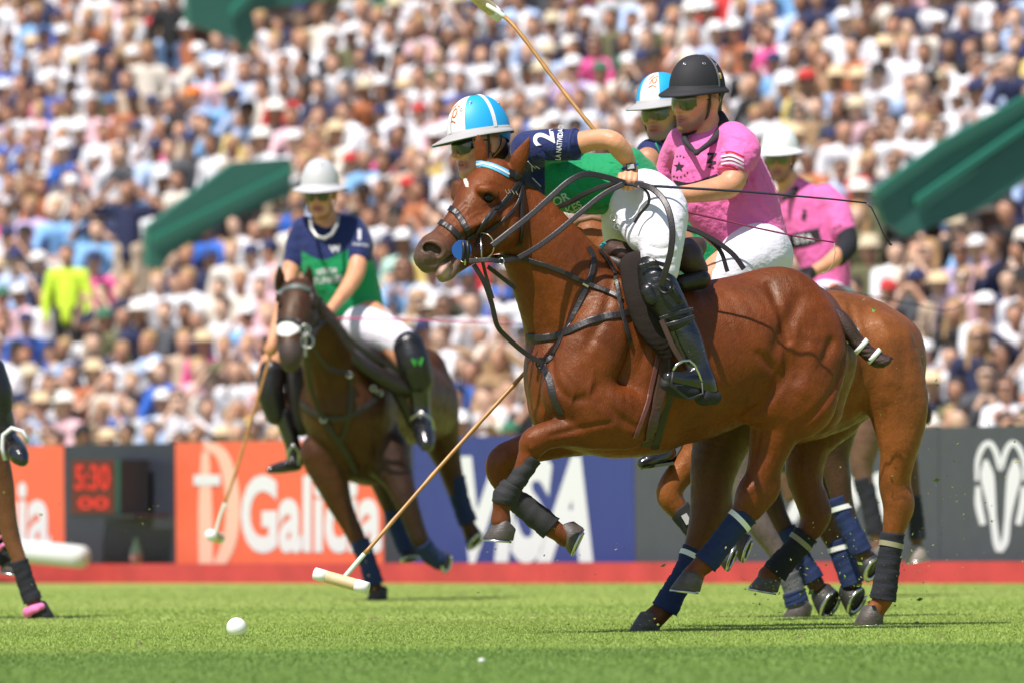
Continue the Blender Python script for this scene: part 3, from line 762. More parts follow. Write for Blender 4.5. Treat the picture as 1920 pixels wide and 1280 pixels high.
# ================================================================== horses
def coat(name, rough=.45):
    m = mat(name, (.2, .07, .03), rough=rough, rvar=.10, tint=(1.0, .80, .62), spec=.34, attr='col', vary=.30, vscale=5, vscale2=70, vary2=.55, coat=.03, sheen=.0,
            bumps=((26, .0045, 6, (1, 1, .5)), (8, .010, 2, (1, 1, .6)), (260, .0022, 3, (1, 1, .3))))
    return m
COAT = coat('horse_coat')
HOOFM = mat('hoof', (.075, .062, .055), .5, vary=.35, vscale=30, bumps=((60, .002, 3, (1, 1, 4)),))
STEEL = mat('steel', (.55, .55, .55), .28, metal=1.0)
LEATH = mat('black_leather', (.018, .014, .013), .42, bumps=((140, .0008, 3, (1, 1, 1)),))
BROWNL = mat('brown_leather', (.055, .026, .017), .5, bumps=((90, .001, 3, (1, 1, 1)),), vary=.15)
NAVYB = mat('navy_bandage', (.007, .020, .085), .85, bumps=((120, .003, 3, (1, 1, 3)),), vary=.1)
BLACKBD = mat('black_bandage', (.014, .015, .022), .9, bumps=((120, .003, 3, (1, 1, 3)),), vary=.15)
WTAPE = mat('white_tape', (.78, .78, .76), .6)
OTAPE = mat('olive_tape', (.30, .28, .17), .5)
PINKM = mat('pink_wrap', (.80, .18, .42), .7)
EYEM = mat('horse_eye', (.004, .003, .003), .08, spec=.35)
def dirpx(ang, dy=0.0):
    """direction: angle in the picture (0 = right, 90 = down), dy = share pointing away"""
    v = (rgt * math.cos(rad(ang)) - upv * math.sin(rad(ang))) * math.sqrt(max(0, 1 - dy * dy)) + fwd * dy
    return v.normalized()
def hoof(parent, x, y, D, dd, toe, up, s=1.0, m=None, shoe=True):
    """x,y = sole centre; toe/up = direction vectors"""
    c = P(x, y, D + dd); u = Vector(up).normalized(); t = Vector(toe); t = (t - u * t.dot(u)).normalized(); w = u.cross(t)
    V = []; F = []; n = 18
    prof = [(0, 0.0, .058, .066), (.004, 0.0, .060, .068), (.045, -.013, .052, .057), (.075, -.024, .046, .049), (.082, -.026, .040, .043), (.080, -.026, .02, .02)]
    for (h, sh, rw, rt) in prof:
        for k in range(n):
            a = 2 * math.pi * k / n; ca, sa = math.cos(a), math.sin(a)
            hh = h * (1.0 if ca > 0 else 1.0 + .38 * ca)
            tt = ca * rt * (1.0 if ca > 0 else .86) + sh; V.append(c + (t * tt + w * (sa * rw * (1 - .10 * max(0, -ca))) + u * hh) * s)
    for i in range(len(prof) - 1):
        for k in range(n): F.append((i * n + k, i * n + (k + 1) % n, (i + 1) * n + (k + 1) % n, (i + 1) * n + k))
    F.append(tuple(range(n - 1, -1, -1))); F.append(tuple((len(prof) - 1) * n + k for k in range(n)))
    h = mesh('hoof', V, F, m or HOOFM, parent)
    if shoe:
        Vs = []; Fs = []; m2 = 15
        for k in range(m2):
            a = rad(-142 + 284 * k / (m2 - 1)); ca, sa = math.cos(a), math.sin(a)
            for (r_, z) in ((1.03, -.001), (1.03, -.010), (.72, -.010), (.72, -.001)):
                tt = ca * .068 * (1.0 if ca > 0 else .86) * r_; Vs.append(c + (t * tt + w * (sa * .060 * r_) + u * z) * s)
        for k in range(m2 - 1):
            for j in range(4): Fs.append((k * 4 + j, k * 4 + (j + 1) % 4, k * 4 + 4 + (j + 1) % 4, k * 4 + 4 + j))
        Fs += [(3, 2, 1, 0), tuple((m2 - 1) * 4 + j for j in range(4))]
        mesh('horseshoe', Vs, Fs, STEEL, h)
    return h
def wrap(parent, pts, D, material, name='bandage', turns=9, tape=None, tapem=None, amp=.0009):
    """leg wrap: rows (x, y, dd, r px) with overlapping turns"""
    C = catmull(pts, 8); sc = D / FPX; n = 16; V = []; m = len(C)
    W = [P(c[0], c[1], D + c[2]) for c in C]; a = Vector((0, 1, 0))
    # resample along length to draw the overlapping edges
    K = max(24, turns * 5); L = [0]
    for i in range(1, m): L.append(L[-1] + (W[i] - W[i - 1]).length)
    R = C[:, 3] * sc; V = []; F = []; cen = []
    for j in range(K + 1):
        s = L[-1] * j / K; i = min(m - 2, max(0, int(np.searchsorted(L, s)) - 1)); u = (s - L[i]) / max(1e-9, L[i + 1] - L[i])
        p = W[i].lerp(W[i + 1], u); r = R[i] * (1 - u) + R[i + 1] * u; t = (W[min(m - 1, i + 2)] - W[max(0, i - 1)]).normalized()
        a = (a - t * a.dot(t)).normalized(); b = t.cross(a); cen.append((p, t, r, a, b))
        for k in range(n):
            th = 2 * math.pi * k / n; ph = (j / K * turns + .18 * math.sin(th)) % 1.0
            rr = r + amp * (1.2 - 2.4 * ph) + random.uniform(-.0011, .0011) + .0012 * math.sin(j * .7 + 2.3 * math.sin(th)); V.append(p + (a * math.cos(th) + b * math.sin(th)) * rr)
    for j in range(K):
        for k in range(n): F.append((j * n + k, j * n + (k + 1) % n, (j + 1) * n + (k + 1) % n, (j + 1) * n + k))
    F.append(tuple(range(n - 1, -1, -1))); F.append(tuple(K * n + k for k in range(n)))
    o = mesh(name, V, F, material, parent)
    if tape is not None:
        j0 = int(tape * K); V = []; F = []; n2 = 20; wd = .011
        p, t, r, a, b = cen[j0]
        for k in range(n2):
            th = 2 * math.pi * k / n2; base = p + (a * math.cos(th) + b * math.sin(th)) * (r + .0030) + t * (.006 * math.sin(th + .8))
            V += [base - t * wd, base + t * wd]
        F = [(2 * k, 2 * ((k + 1) % n2), 2 * ((k + 1) % n2) + 1, 2 * k + 1) for k in range(n2)]
        mesh('tape', V, F, tapem or WTAPE, o)
    return o
def ring(parent, c, r, tr, n=None, m=None, name='ring', seg=22):
    c = Vector(c); n = Vector(n or -fwd).normalized(); a = n.orthogonal().normalized(); b = n.cross(a)
    return MB().tube([c + (a * math.cos(2 * math.pi * k / seg) + b * math.sin(2 * math.pi * k / seg)) * r for k in range(seg + 1)], tr, 6, False).build(name, m or STEEL, parent, True)
def disc(parent, c, r, th, n, m, name):
    c = Vector(c); n = Vector(n).normalized(); 
    return MB().tube([c, c + n * th], r, 24).build(name, m, parent, False)

def anatomy(B, D, cuts=(), adds=(), h=.013):
    """muscle grooves and veins laid where the first surface is seen"""
    V, Q = B.surf(h); T = BVHTree.FromPolygons(V.tolist(), Q.tolist()); n0 = 0
    for lst, cut in ((cuts, True), (adds, False)):
        for it in lst:
            pts, r, k = it[:3]; col = it[3] if len(it) > 3 else None; sc = D / FPX; rows = []
            for c in catmull(pts, 3):
                d = (P(c[0], c[1], 1.0) - CAM).normalized(); hit = T.ray_cast(CAM, d)
                if hit[0] is None: continue
                dep = (hit[0] - CAM).dot(fwd); rows.append((c[0], c[1], dep - D + (it[4] if len(it) > 4 else ((-.62 if r > 3.6 else -.35) if cut else (.78 if r > 9 else .5))) * r * sc, r))
            if len(rows) < 2: continue
            rows[0] = rows[0][:3] + (r * .4,); rows[-1] = rows[-1][:3] + (r * .4,)
            B.ch(rows, k=k, cut=cut, col=(col if col is not None else (None if cut else False)), sub=1)
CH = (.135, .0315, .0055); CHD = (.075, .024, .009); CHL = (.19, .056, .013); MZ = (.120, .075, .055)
# ---------------------------------------------------------------- the chestnut
D0 = 46.3
hl = thing('horse', 'glossy chestnut polo pony galloping with navy bandages on its hind legs', 'horse', P(1300, 1180, D0 + .1))
B = Body(D0)
B.ch([(1072, 705, -.17, 88, .8), (1130, 690, -.11, 136, .72), (1200, 681, -.04, 160, .76), (1290, 680, .05, 147, .86), (1380, 652, .13, 134, .92), (1455, 632, .22, 122, .95), (1515, 655, .28, 84, 1.0)], k=.05, col=CH)
B.ch([(952, 372, -.28, 40, .62), (985, 420, -.27, 64, .56), (1030, 490, -.25, 82, .55), (1078, 570, -.2, 104, .62), (1105, 635, -.15, 118, .72)], k=.05, col=CH)
B.ch([(1066, 700, -.22, 76, .95), (1050, 765, -.2, 58, 1.1)], k=.06, col=CH)                  # breast
B.ch([(1080, 790, -.16, 50, 1.3), (1150, 812, -.1, 46, 1.5), (1230, 812, -.02, 34, 2.0)], k=.07, col=CHL)
B.ch([(1118, 500, -.13, 30), (1190, 520, -.05, 34), (1290, 556, .05, 26)], k=.07, col=CH)      # withers
B.ch([(1150, 560, -.30, 40, .5), (1115, 650, -.36, 62, .5), (1078, 730, -.38, 56, .6)], k=.05, col=CH)   # shoulder blade
B.ch([(1068, 735, -.37, 50, .7), (1120, 770, -.37, 60, .65), (1172, 782, -.33, 58, .6)], k=.04, col=CH)  # upper arm
B.ch([(1180, 640, -.30, 62, .4), (1195, 740, -.30, 56, .4)], k=.04, col=CH)                    # triceps
B.ch([(1160, 792, -.33, 50, .8), (1112, 803, -.35, 39, .85), (1062, 808, -.38, 29), (1025, 816, -.40, 26), (1002, 828, -.41, 27), (993, 848, -.41, 21), (975, 885, -.42, 14), (955, 916, -.42, 14), (943, 934, -.42, 18), (940, 955, -.42, 16), (939, 975, -.42, 19)], k=.018, col=CH)
B.ch([(1120, 790, -.05, 60), (1040, 822, -.08, 38), (975, 845, -.10, 28), (944, 862, -.11, 29), (936, 886, -.11, 24), (955, 925, -.11, 15), (1000, 962, -.11, 15), (1028, 984, -.11, 19), (1048, 998, -.11, 17), (1060, 1005, -.1, 20)], k=.018, col=CH)
# quarters
B.ch([(1462, 590, .12, 88, .55), (1500, 660, .10, 88, .6), (1492, 745, .06, 78, .65)], k=.06, col=CH)
B.ch([(1516, 604, .30, 54), (1538, 680, .29, 60), (1528, 762, .26, 54)], k=.09, col=CH)
B.ch([(1498, 608, .45, 58), (1535, 690, .46, 55), (1490, 760, .44, 60)], k=.08, col=CH)
B.ch([(1400, 640, .0, 60, .5), (1425, 712, .0, 52, .6), (1440, 752, .02, 50, .7)], k=.06, col=CH)         # stifle
B.ch([(1478, 752, .06, 66, .7), (1455, 800, .06, 49, .75), (1440, 850, .06, 36, .8), (1425, 893, .06, 28), (1411, 925, .06, 31), (1397, 958, .055, 25), (1372, 990, .05, 18), (1345, 1028, .045, 17), (1322, 1054, .04, 20), (1308, 1066, .04, 18), (1298, 1082, .035, 22)], k=.02, col=CH)
B.ch([(1446, 870, .065, 14), (1448, 905, .07, 17), (1440, 928, .07, 17), (1415, 955, .06, 15)], k=.03, col=CH)   # point of hock
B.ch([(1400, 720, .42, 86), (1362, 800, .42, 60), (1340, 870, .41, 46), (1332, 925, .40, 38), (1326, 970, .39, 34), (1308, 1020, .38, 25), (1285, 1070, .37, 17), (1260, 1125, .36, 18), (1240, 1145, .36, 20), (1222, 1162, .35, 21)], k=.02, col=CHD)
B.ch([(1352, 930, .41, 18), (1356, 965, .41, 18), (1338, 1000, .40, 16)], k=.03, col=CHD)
# flank groove, muscle lines
for pts, k in (([(1385, 560, -.33, 9), (1400, 640, -.30, 12), (1392, 720, -.26, 9)], .05), ([(1500, 560, .0, 5), (1462, 650, -.10, 8), (1470, 730, -.17, 6)], .05),
               ([(1140, 560, -.56, 5), (1176, 640, -.60, 5), (1160, 720, -.64, 5)], .05), ([(1005, 560, -.44, 6), (1050, 650, -.50, 9), (1035, 720, -.48, 7)], .05),
               ([(1560, 640, .02, 4), (1520, 720, -.06, 6), (1500, 800, -.08, 5)], .04), ([(1120, 800, -.56, 5), (1060, 806, -.50, 4), (1020, 816, -.49, 3)], .03)):
    B.ch(pts, k=k, cut=True)
# head
HL = Vector((-.69, .72, 0))      # its off side
hn = tuple(HL)
B.ch([(930, 345, -.31, 47, .85), (908, 372, -.36, 51, .86), (878, 412, -.43, 41, .9), (846, 444, -.50, 33, .9), (818, 472, -.55, 33, .95)], k=.03, col=CH, n=hn)
B.ch([(950, 385, -.33, 44, .8), (944, 425, -.37, 44, .72), (915, 452, -.42, 28, .8), (880, 478, -.47, 19, .9), (850, 500, -.52, 16)], k=.03, col=CH, n=hn)
B.ch([(812, 470, -.56, 30), (798, 482, -.58, 23), (800, 494, -.58, 17)], k=.02, col=MZ); B.ch([(800, 500, -.59, 11), (816, 500, -.59, 10), (830, 490, -.59, 7)], k=.012, col=MZ)
B.ch([(852, 496, -.54, 13), (842, 512, -.56, 13), (830, 519, -.57, 11)], k=.010, col=(.15, .115, .10))
B.ch([(840, 494, -.585, 7), (828, 508, -.60, 8), (822, 516, -.60, 6)], k=.010, col=(.42, .25, .21))
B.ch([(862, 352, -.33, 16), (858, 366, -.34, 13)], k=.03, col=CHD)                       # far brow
B.ch([(903, 356, -.475, 10), (915, 357, -.475, 10), (928, 364, -.46, 8)], k=.018, col=CH)  # near brow
B.ch([(930, 405, -.47, 8), (905, 418, -.50, 7), (880, 428, -.53, 5)], k=.045, col=CH)     # facial crest
B.ch([(806, 515, -.62, 4), (822, 503, -.64, 4), (836, 486, -.64, 3.5), (852, 476, -.63, 3)], k=.006, cut=True, col=(.03, .015, .012))    # mouth
B.ch([(801, 466, -.655, 7), (811, 468, -.655, 10), (822, 475, -.65, 6)], k=.008, cut=True, col=(.010, .005, .004))   # nostril
B.ch([(915, 371, -.50, 9)], k=.008, cut=True, col=(.02, .010, .007))
# ears
for pts in ([(966, 322, -.33, 15, .6), (974, 298, -.34, 16, .5), (987, 272, -.35, 8, .5), (993, 257, -.35, 2, .6)], [(905, 312, -.33, 12, .7), (903, 290, -.34, 13, .5), (899, 268, -.34, 9, .5), (896, 252, -.34, 2, .6)]):
    B.ch(pts, k=.012, col=CH)
B.ch([(966, 305, -.43, 4), (982, 278, -.40, 5)], k=.008, cut=True, col=(.06, .025, .015)); B.ch([(899, 302, -.41, 4), (896, 275, -.40, 5)], k=.008, cut=True, col=(.20, .09, .05))
def shade_fg(V, C):
    # darker points: muzzle, lower legs; a small white star
    pts = np.array([[*PIX(v)] for v in V[::1]]) if False else None
    d = (V - np.array(CAM)); f = np.array(fwd); dep = d @ f; X = 960 + FPX * (d @ np.array(rgt)) / dep; Y = 640 - FPX * (d @ np.array(upv)) / dep
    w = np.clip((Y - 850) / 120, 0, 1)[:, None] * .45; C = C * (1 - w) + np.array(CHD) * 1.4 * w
    st_ = ((X - 874 - .3 * (Y - 343)) ** 2 / 4 ** 2 + (Y - 343) ** 2 / 8 ** 2 < 1) & (dep < D0 + .2); C[st_] = (.7, .66, .6)
    w = np.clip(1 - ((X - 800) ** 2 / 42 ** 2 + (Y - 492) ** 2 / 42 ** 2), 0, 1)[:, None] ** .5; C = C * (1 - .8 * w) + np.array(MZ) * .8 * w
    w = np.clip(1.3 - ((X - 833) ** 2 / 11 ** 2 + (Y - 508) ** 2 / 14 ** 2), 0, 1)[:, None]; C = C * (1 - w) + np.array((.45, .28, .24)) * w
    return C
anatomy(B, D0,
    cuts=[([(1150, 520), (1132, 590), (1100, 650)], 4, .04), ([(1033, 660), (1039, 714), (1076, 750), (1120, 724)], 3.8, .03), ([(1200, 560), (1212, 640), (1196, 700)], 4, .04),
          ([(985, 505), (1012, 570), (1034, 640)], 4, .03), ([(1477, 636), (1475, 698), (1450, 744)], 4.2, .03), ([(1588, 655), (1566, 725), (1528, 775), (1492, 800)], 4.2, .028), ([(1424, 664), (1458, 702), (1436, 754), (1400, 780)], 4.2, .035),
          ([(1443, 532), (1466, 592), (1478, 636)], 3, .04), ([(1426, 800), (1416, 850), (1404, 890)], 3, .015), ([(1145, 792), (1090, 802), (1033, 816)], 3.2, .016), ([(1122, 735), (1156, 776), (1190, 800)], 3.5, .03),
          ([(937, 398), (925, 436), (932, 470)], 4, .02), ([(914, 408), (882, 436), (862, 450)], 3.5, .018), ([(872, 384), (846, 412), (830, 436)], 3, .02),
          ([(925, 345), (938, 352)], 5, .02)],
    adds=[([(905, 396), (884, 406), (868, 424)], 1.6, .006), ([(930, 402), (905, 417), (880, 430)], 2.5, .02), ([(1090, 640), (1112, 690), (1104, 740), (1120, 772)], 2.1, .007), ([(1060, 690), (1078, 720), (1070, 760)], 2, .008),
          ([(1520, 640), (1516, 700), (1496, 745)], 14, .06), ([(1080, 690), (1096, 730)], 14, .05), ([(1545, 700), (1520, 750)], 1.6, .008), ([(1250, 640), (1300, 690), (1330, 730)], 1.5, .008), ([(1480, 770), (1500, 740), (1530, 700)], 1.6, .008),
          ([(1440, 800), (1452, 840), (1436, 880)], 1.8, .008), ([(1420, 905), (1402, 925), (1400, 945)], 6, .015), ([(996, 814), (992, 830), (1000, 842)], 5, .012), ([(1320, 790), (1280, 806), (1240, 812)], 1.8, .008),
          ([(902, 365), (914, 360), (928, 366), (932, 374)], 3, .006), ([(903, 377), (915, 382), (928, 378)], 2.4, .006), ([(790, 466), (796, 457), (810, 453), (826, 459), (833, 473), (824, 485)], 4, .010),
          ([(1340, 700), (1370, 740), (1400, 752)], 1.8, .01), ([(950, 404), (960, 430), (952, 450)], 10, .03), ([(1010, 480), (1040, 540), (1056, 600)], 1.8, .01)])
anatomy(B, D0, h=.008, cuts=[([(799, 465), (810, 467), (822, 475)], 9, .006, (.006, .003, .002), .55), ([(806, 515), (822, 504), (838, 488), (854, 477)], 3, .006, (.03, .015, .012), 0)])
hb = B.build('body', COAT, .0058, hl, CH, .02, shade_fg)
e = P(916, 371, D0 - .475)
MB_ = bpy.data.meshes
def ball(name, c, r, m, parent, n=16, sq=(1, 1, 1)):
    V = []; F = []
    for i in range(n + 1):
        for k in range(2 * n):
            th = math.pi * i / n; ph = math.pi * k / n; V.append((c[0] + r * sq[0] * math.sin(th) * math.cos(ph), c[1] + r * sq[1] * math.sin(th) * math.sin(ph), c[2] + r * sq[2] * math.cos(th)))
    for i in range(n):
        for k in range(2 * n): F.append((i * 2 * n + k, (i + 1) * 2 * n + k, (i + 1) * 2 * n + (k + 1) % (2 * n), i * 2 * n + (k + 1) % (2 * n)))
    return mesh(name, V, F, m, parent)
T_fg = bvh(hb)
def surf_at(tree, x, y, off=0.0, D=46.0):
    d = (P(x, y, 1.0) - CAM).normalized(); hit, nor, _, _ = tree.ray_cast(CAM, d)
    return (hit - d * off) if hit is not None else P(x, y, D)
ball('eye', surf_at(T_fg, 916, 371, -.003), .0225, EYEM, hl)
# hooves and wraps
hoof(hl, 936, 1011, D0, -.42, dirpx(178, -.1), dirpx(-86), .98)
hoof(hl, 1083, 1012, D0, -.10, dirpx(72, -.2), dirpx(205, .1), .98)
hoof(hl, 1287, 1106, D0, .03, dirpx(177, -.1), dirpx(-84), .98)
hoof(hl, 1210, 1183, D0, .35, dirpx(180, -.1), dirpx(-89), 1.0)
wrap(hl, [(1398, 962, .055, 26), (1368, 997, .05, 23), (1343, 1030, .045, 23), (1322, 1056, .04, 25)], D0, NAVYB, turns=8, tape=.16)
wrap(hl, [(1303, 1028, .38, 24), (1284, 1072, .37, 22), (1262, 1112, .36, 24), (1246, 1142, .36, 27)], D0, NAVYB, turns=8, tape=.14)
BOOTM = mat('neoprene_boot', (.018, .018, .020), .8, bumps=((220, .0015, 2, (1, 1, 1)),), vary=.2)
b_ = wrap(hl, [(996, 858, -.41, 20), (980, 885, -.42, 18), (962, 912, -.42, 18)], D0, BOOTM, 'leg_boot', turns=3)
b_ = wrap(hl, [(962, 908, -.42, 21), (948, 930, -.42, 24), (944, 944, -.42, 22)], D0, BOOTM, 'fetlock_boot', turns=2)
b_ = wrap(hl, [(955, 928, -.12, 20), (985, 950, -.11, 23), (1012, 972, -.11, 24), (1034, 990, -.11, 24)], D0, BOOTM, 'leg_boot', turns=4)
# tail, tied up
TAILM = mat('tail_hair', (.045, .018, .012), .5, bumps=((80, .004, 4, (1, 1, 6)),))
tb = Body(D0); tb.ch([(1556, 584, .20, 14), (1572, 598, .16, 18), (1588, 616, .15, 17), (1606, 640, .16, 14), (1626, 660, .17, 14), (1646, 674, .18, 16), (1664, 676, .18, 8)], k=.02)
for ph in range(6):
    rows = []
    for q in range(25):
        u = q / 24; i_ = u * 5; base = [(1568, 594), (1588, 616), (1606, 640), (1626, 660), (1646, 674), (1668, 680)]; j = min(4, int(i_)); fx = i_ - j
        x = base[j][0] * (1 - fx) + base[j + 1][0] * fx; y = base[j][1] * (1 - fx) + base[j + 1][1] * fx; a = u * 9 + ph * math.pi / 3; w = 12 * math.sin(a)
        rows.append((x + w * .66, y - w * .66, .16 - .024 * math.cos(a), 4.0 if q < 24 else 1.5))
    tb.ch(rows, k=.004, sub=1)
tb.build('tail', TAILM, .006, hl, (.05, .02, .012))
for (x, y, a) in ((1597, 629, 45), (1615, 649, 50), (1639, 667, 60)):
    dv = dirpx(a * 0 + 42); c = P(x, y, D0 + .165); MB().tube([c - dv * .010, c + dv * .010], .038, 14).build('tail_tie', WTAPE, hl, True)
# ================================================================== tack of the chestnut
BUCK = mat('brass', (.62, .50, .28), .3, metal=1.0)
br = thing('bridle', 'black leather double bridle with sky blue and white browband on the chestnut pony', 'bridle', P(915, 400, D0 - .4))
def strap(name, px, w, m, parent, tree=None, off=.004, th=.004, n=6):
    return ribbon(name, drape(tree or T_fg, px, off, n), w, th, m, parent)
strap('browband', [(878, 314), (895, 309), (918, 312), (938, 320), (954, 328)], .030, mat('browband_blue', (.10, .42, .68), .5), br, th=.004)
strap('browband_stripe', [(879, 314), (895, 309), (918, 312), (938, 320), (953, 328)], .009, WHITEP, br, off=.0095, th=.001)
strap('headpiece', [(952, 324), (966, 330), (976, 338), (979, 350)], .032, LEATH, br, off=.006)
strap('throatlatch', [(979, 335), (978, 365), (977, 400), (976, 440), (972, 462)], .018, LEATH, br, off=.006)
strap('cheekpiece', [(976, 340), (962, 362), (940, 386), (915, 412), (893, 436), (874, 450)], .020, LEATH, br, off=.007)
strap('cheekpiece', [(968, 346), (948, 372), (926, 396), (904, 420), (884, 446)], .014, LEATH, br, off=.011)
strap('cheekpiece', [(978, 352), (970, 380), (955, 402), (932, 422), (905, 442), (892, 462)], .013, LEATH, br, off=.007)
strap('noseband', [(827, 389), (842, 391), (856, 400), (868, 418), (880, 438)], .026, LEATH, br, off=.005)
strap('noseband', [(806, 417), (820, 416), (838, 424), (852, 436), (866, 452)], .026, LEATH, br, off=.005)
for (x, y) in ((949, 360), (955, 359), (962, 361), (969, 363)):
    c = surf_at(T_fg, x, y, .018); MB().tube([c - dirpx(60) * .009, c + dirpx(60) * .009], .0028, 6).build('buckle', BUCK, br)
nz = dirpx(0, 0); nzv = (-fwd * .9 - rgt * .35).normalized()
c = P(866, 469, D0 - .625); disc(br, c, .040, .006, (-fwd - rgt * .15), mat('bit_guard_blue', (.006, .075, .30), .5), 'bit_guard')
c = surf_at(T_fg, 903, 462, .022, D0 - .6); ring(br, c, .054, .0035, nzv, BUCK, 'bit_ring')
c = surf_at(T_fg, 870, 458, .03, D0 - .6); MB().tube([c, c + dirpx(85) * .06, c + dirpx(88) * .085], [.007, .006, .005], 8).build('bit', STEEL, br, True)
c = surf_at(T_fg, 868, 485, .028, D0 - .6); ring(br, c, .014, .003, nzv, BUCK, 'bit_ring')
c = surf_at(T_fg, 901, 436, .02, D0 - .6); MB().tube([c, P(903, 484, D0 - .56)], .004, 6).build('curb_shank', STEEL, br, True)
for dx in (0, 8): MB().tube([P(868 + dx, 452, D0 - .64), P(870 + dx, 470, D0 - .645), P(868 + dx, 490, D0 - .63)], .0065, 6).build('bit_strap', LEATH, br, True)
ribbon('curb_strap', free([(880, 490, -.56), (915, 488, -.58), (945, 490, -.56), (972, 484, -.52)], D0), .020, .004, LEATH, br)
ring(br, P(940, 490, D0 - .575), .012, .0025, nzv, STEEL, 'buckle')
# reins, held in the rider's left hand
rn = thing('reins', 'black leather reins running from the bit to the leaning rider\'s hand', 'reins', P(1050, 400, D0 - .4))
ribbon('rein', free([(923, 461, -.58), (960, 432, -.56), (1000, 400, -.52), (1035, 368, -.48), (1068, 340, -.46), (1100, 327, -.43), (1140, 334, -.40), (1172, 344, -.38)], D0), .024, .004, LEATH, rn)
ribbon('rein', free([(972, 484, -.54), (1010, 462, -.50), (1050, 432, -.46), (1090, 398, -.44), (1130, 366, -.42), (1168, 346, -.40)], D0), .022, .004, LEATH, rn)
ribbon('rein', free([(1040, 392, -.20), (1075, 376, -.26), (1120, 354, -.32), (1168, 343, -.38)], D0), .020, .004, LEATH, rn)
ribbon('rein', free([(1060, 384, -.24), (1100, 362, -.30), (1150, 344, -.36)], D0), .018, .004, LEATH, rn)
ribbon('rein_loop', free([(1190, 346, -.38), (1222, 354, -.44), (1248, 382, -.50), (1260, 425, -.54), (1258, 470, -.55), (1246, 515, -.54), (1240, 535, -.53)], D0), .026, .005, LEATH, rn)
ribbon('rein_loop', free([(1196, 350, -.40), (1214, 362, -.42), (1216, 382, -.42), (1200, 402, -.40), (1190, 418, -.39)], D0), .012, .003, LEATH, rn)
ring(rn, P(1248, 537, D0 - .50), .028, .006, nzv, LEATH, 'rein_end')
# breastplate and martingale
bpz = thing('breastplate', 'black leather breastplate and martingale across the chestnut chest', 'breastplate', P(1030, 640, D0 - .4))
strap('neck_strap', [(1103, 464), (1112, 484), (1110, 510), (1099, 540), (1080, 582), (1055, 630), (1035, 668), (1018, 680)], .024, LEATH, bpz)
strap('chest_strap', [(990, 632), (1015, 634), (1050, 628), (1085, 612), (1120, 598), (1160, 590), (1192, 582)], .030, LEATH, bpz, off=.006)
strap('draw_strap', [(905, 486), (938, 482), (975, 484), (1010, 494), (1050, 508), (1095, 530), (1150, 552), (1165, 560)], .020, LEATH, bpz, off=.008)
strap('saddle_strap', [(1122, 470), (1142, 496), (1156, 528), (1162, 570), (1172, 615), (1180, 640)], .018, LEATH, bpz, off=.008)
strap('belly_strap', [(1018, 682), (1030, 712), (1038, 745), (1052, 775)], .030, LEATH, bpz)
ribbon('martingale', free([(888, 496, -.56), (908, 530, -.55), (922, 570, -.53), (932, 610, -.51), (950, 632, -.48), (985, 662, -.44), (1016, 680, -.42)], D0), .020, .004, LEATH, bpz)
ribbon('martingale', free([(914, 500, -.52), (940, 520, -.46), (966, 540, -.42)], D0), .018, .004, LEATH, bpz)
ribbon('martingale', free([(905, 492, -.56), (912, 520, -.55), (924, 560, -.54)], D0), .014, .004, LEATH, bpz)
ring(bpz, surf_at(T_fg, 1014, 681, .012), .020, .005, nzv, LEATH, 'martingale_ring')
for (x, y, a) in ((1098, 535, 30), (975, 481, -20), (936, 613, 30), (1155, 528, 0), (1188, 586, 0)):
    c = surf_at(T_fg, x, y, .014, D0 - .5); MB().box(c, dirpx(a) * .013, dirpx(a + 90) * .004, fwd * .002).build('buckle', BUCK, bpz)
# saddle
sd_ = thing('saddle', 'dark brown polo saddle with suede flap on the chestnut pony', 'saddle', P(1230, 560, D0 - .1))
SUEDE = mat('saddle_suede', (.016, .010, .008), .75, spec=.2, bumps=((120, .001, 3, (1, 1, 1)),), vary=.2, vscale=12)
S = Body(D0)
S.ch([(1190, 500, -.36, 30, .18), (1206, 545, -.385, 38, .15), (1226, 600, -.39, 38, .14), (1250, 650, -.38, 24, .14)], k=.02, n=(.10, 1, -.2))
S.build('flap', SUEDE, .0042, sd_, (.03, .02, .015), smooth_it=8)
S = Body(D0); S.ch([(1150, 470, -.10, 22, 1.6), (1178, 480, -.12, 24, 1.9), (1230, 490, -.05, 24, 1.9), (1285, 475, -.0, 28, 1.9), (1308, 462, .02, 18, 2.2)], k=.03); S.ch([(1292, 486, -.10, 27, 1.0), (1306, 506, -.08, 22, 1.0)], k=.03)
S.build('seat', BROWNL, .007, sd_, (.03, .02, .015))
S = Body(D0); S.ch([(1280, 532, -.12, 17, 1.5), (1314, 524, -.10, 19, 1.5)], k=.02); S.build('panel', LEATH, .007, sd_, (.03, .02, .015)); S = Body(D0); S.ch([(1130, 480, -.12, 14, 2.0), (1170, 500, -.18, 16, 1.6)], k=.03)
S.build('panel', LEATH, .007, sd_, (.03, .02, .015))
strap('saddle_pad', [(1118, 470), (1138, 456), (1160, 462), (1180, 480)], .014, mat('teal_felt', (.02, .28, .32), .8), sd_, off=.05)
strap('girth', [(1246, 660), (1240, 720), (1226, 780), (1212, 835)], .050, BROWNL, sd_, off=.006)
strap('girth', [(1262, 680), (1256, 730), (1240, 790), (1226, 838)], .034, LEATH, sd_, off=.010)
strap('girth', [(1236, 650), (1226, 700), (1212, 760), (1190, 820)], .020, mat('girth_red', (.10, .03, .02), .5), sd_, off=.008)
ribbon('stirrup_leather', free([(1240, 600, -.47), (1262, 650, -.47), (1280, 680, -.46)], D0), .022, .005, BROWNL, sd_)
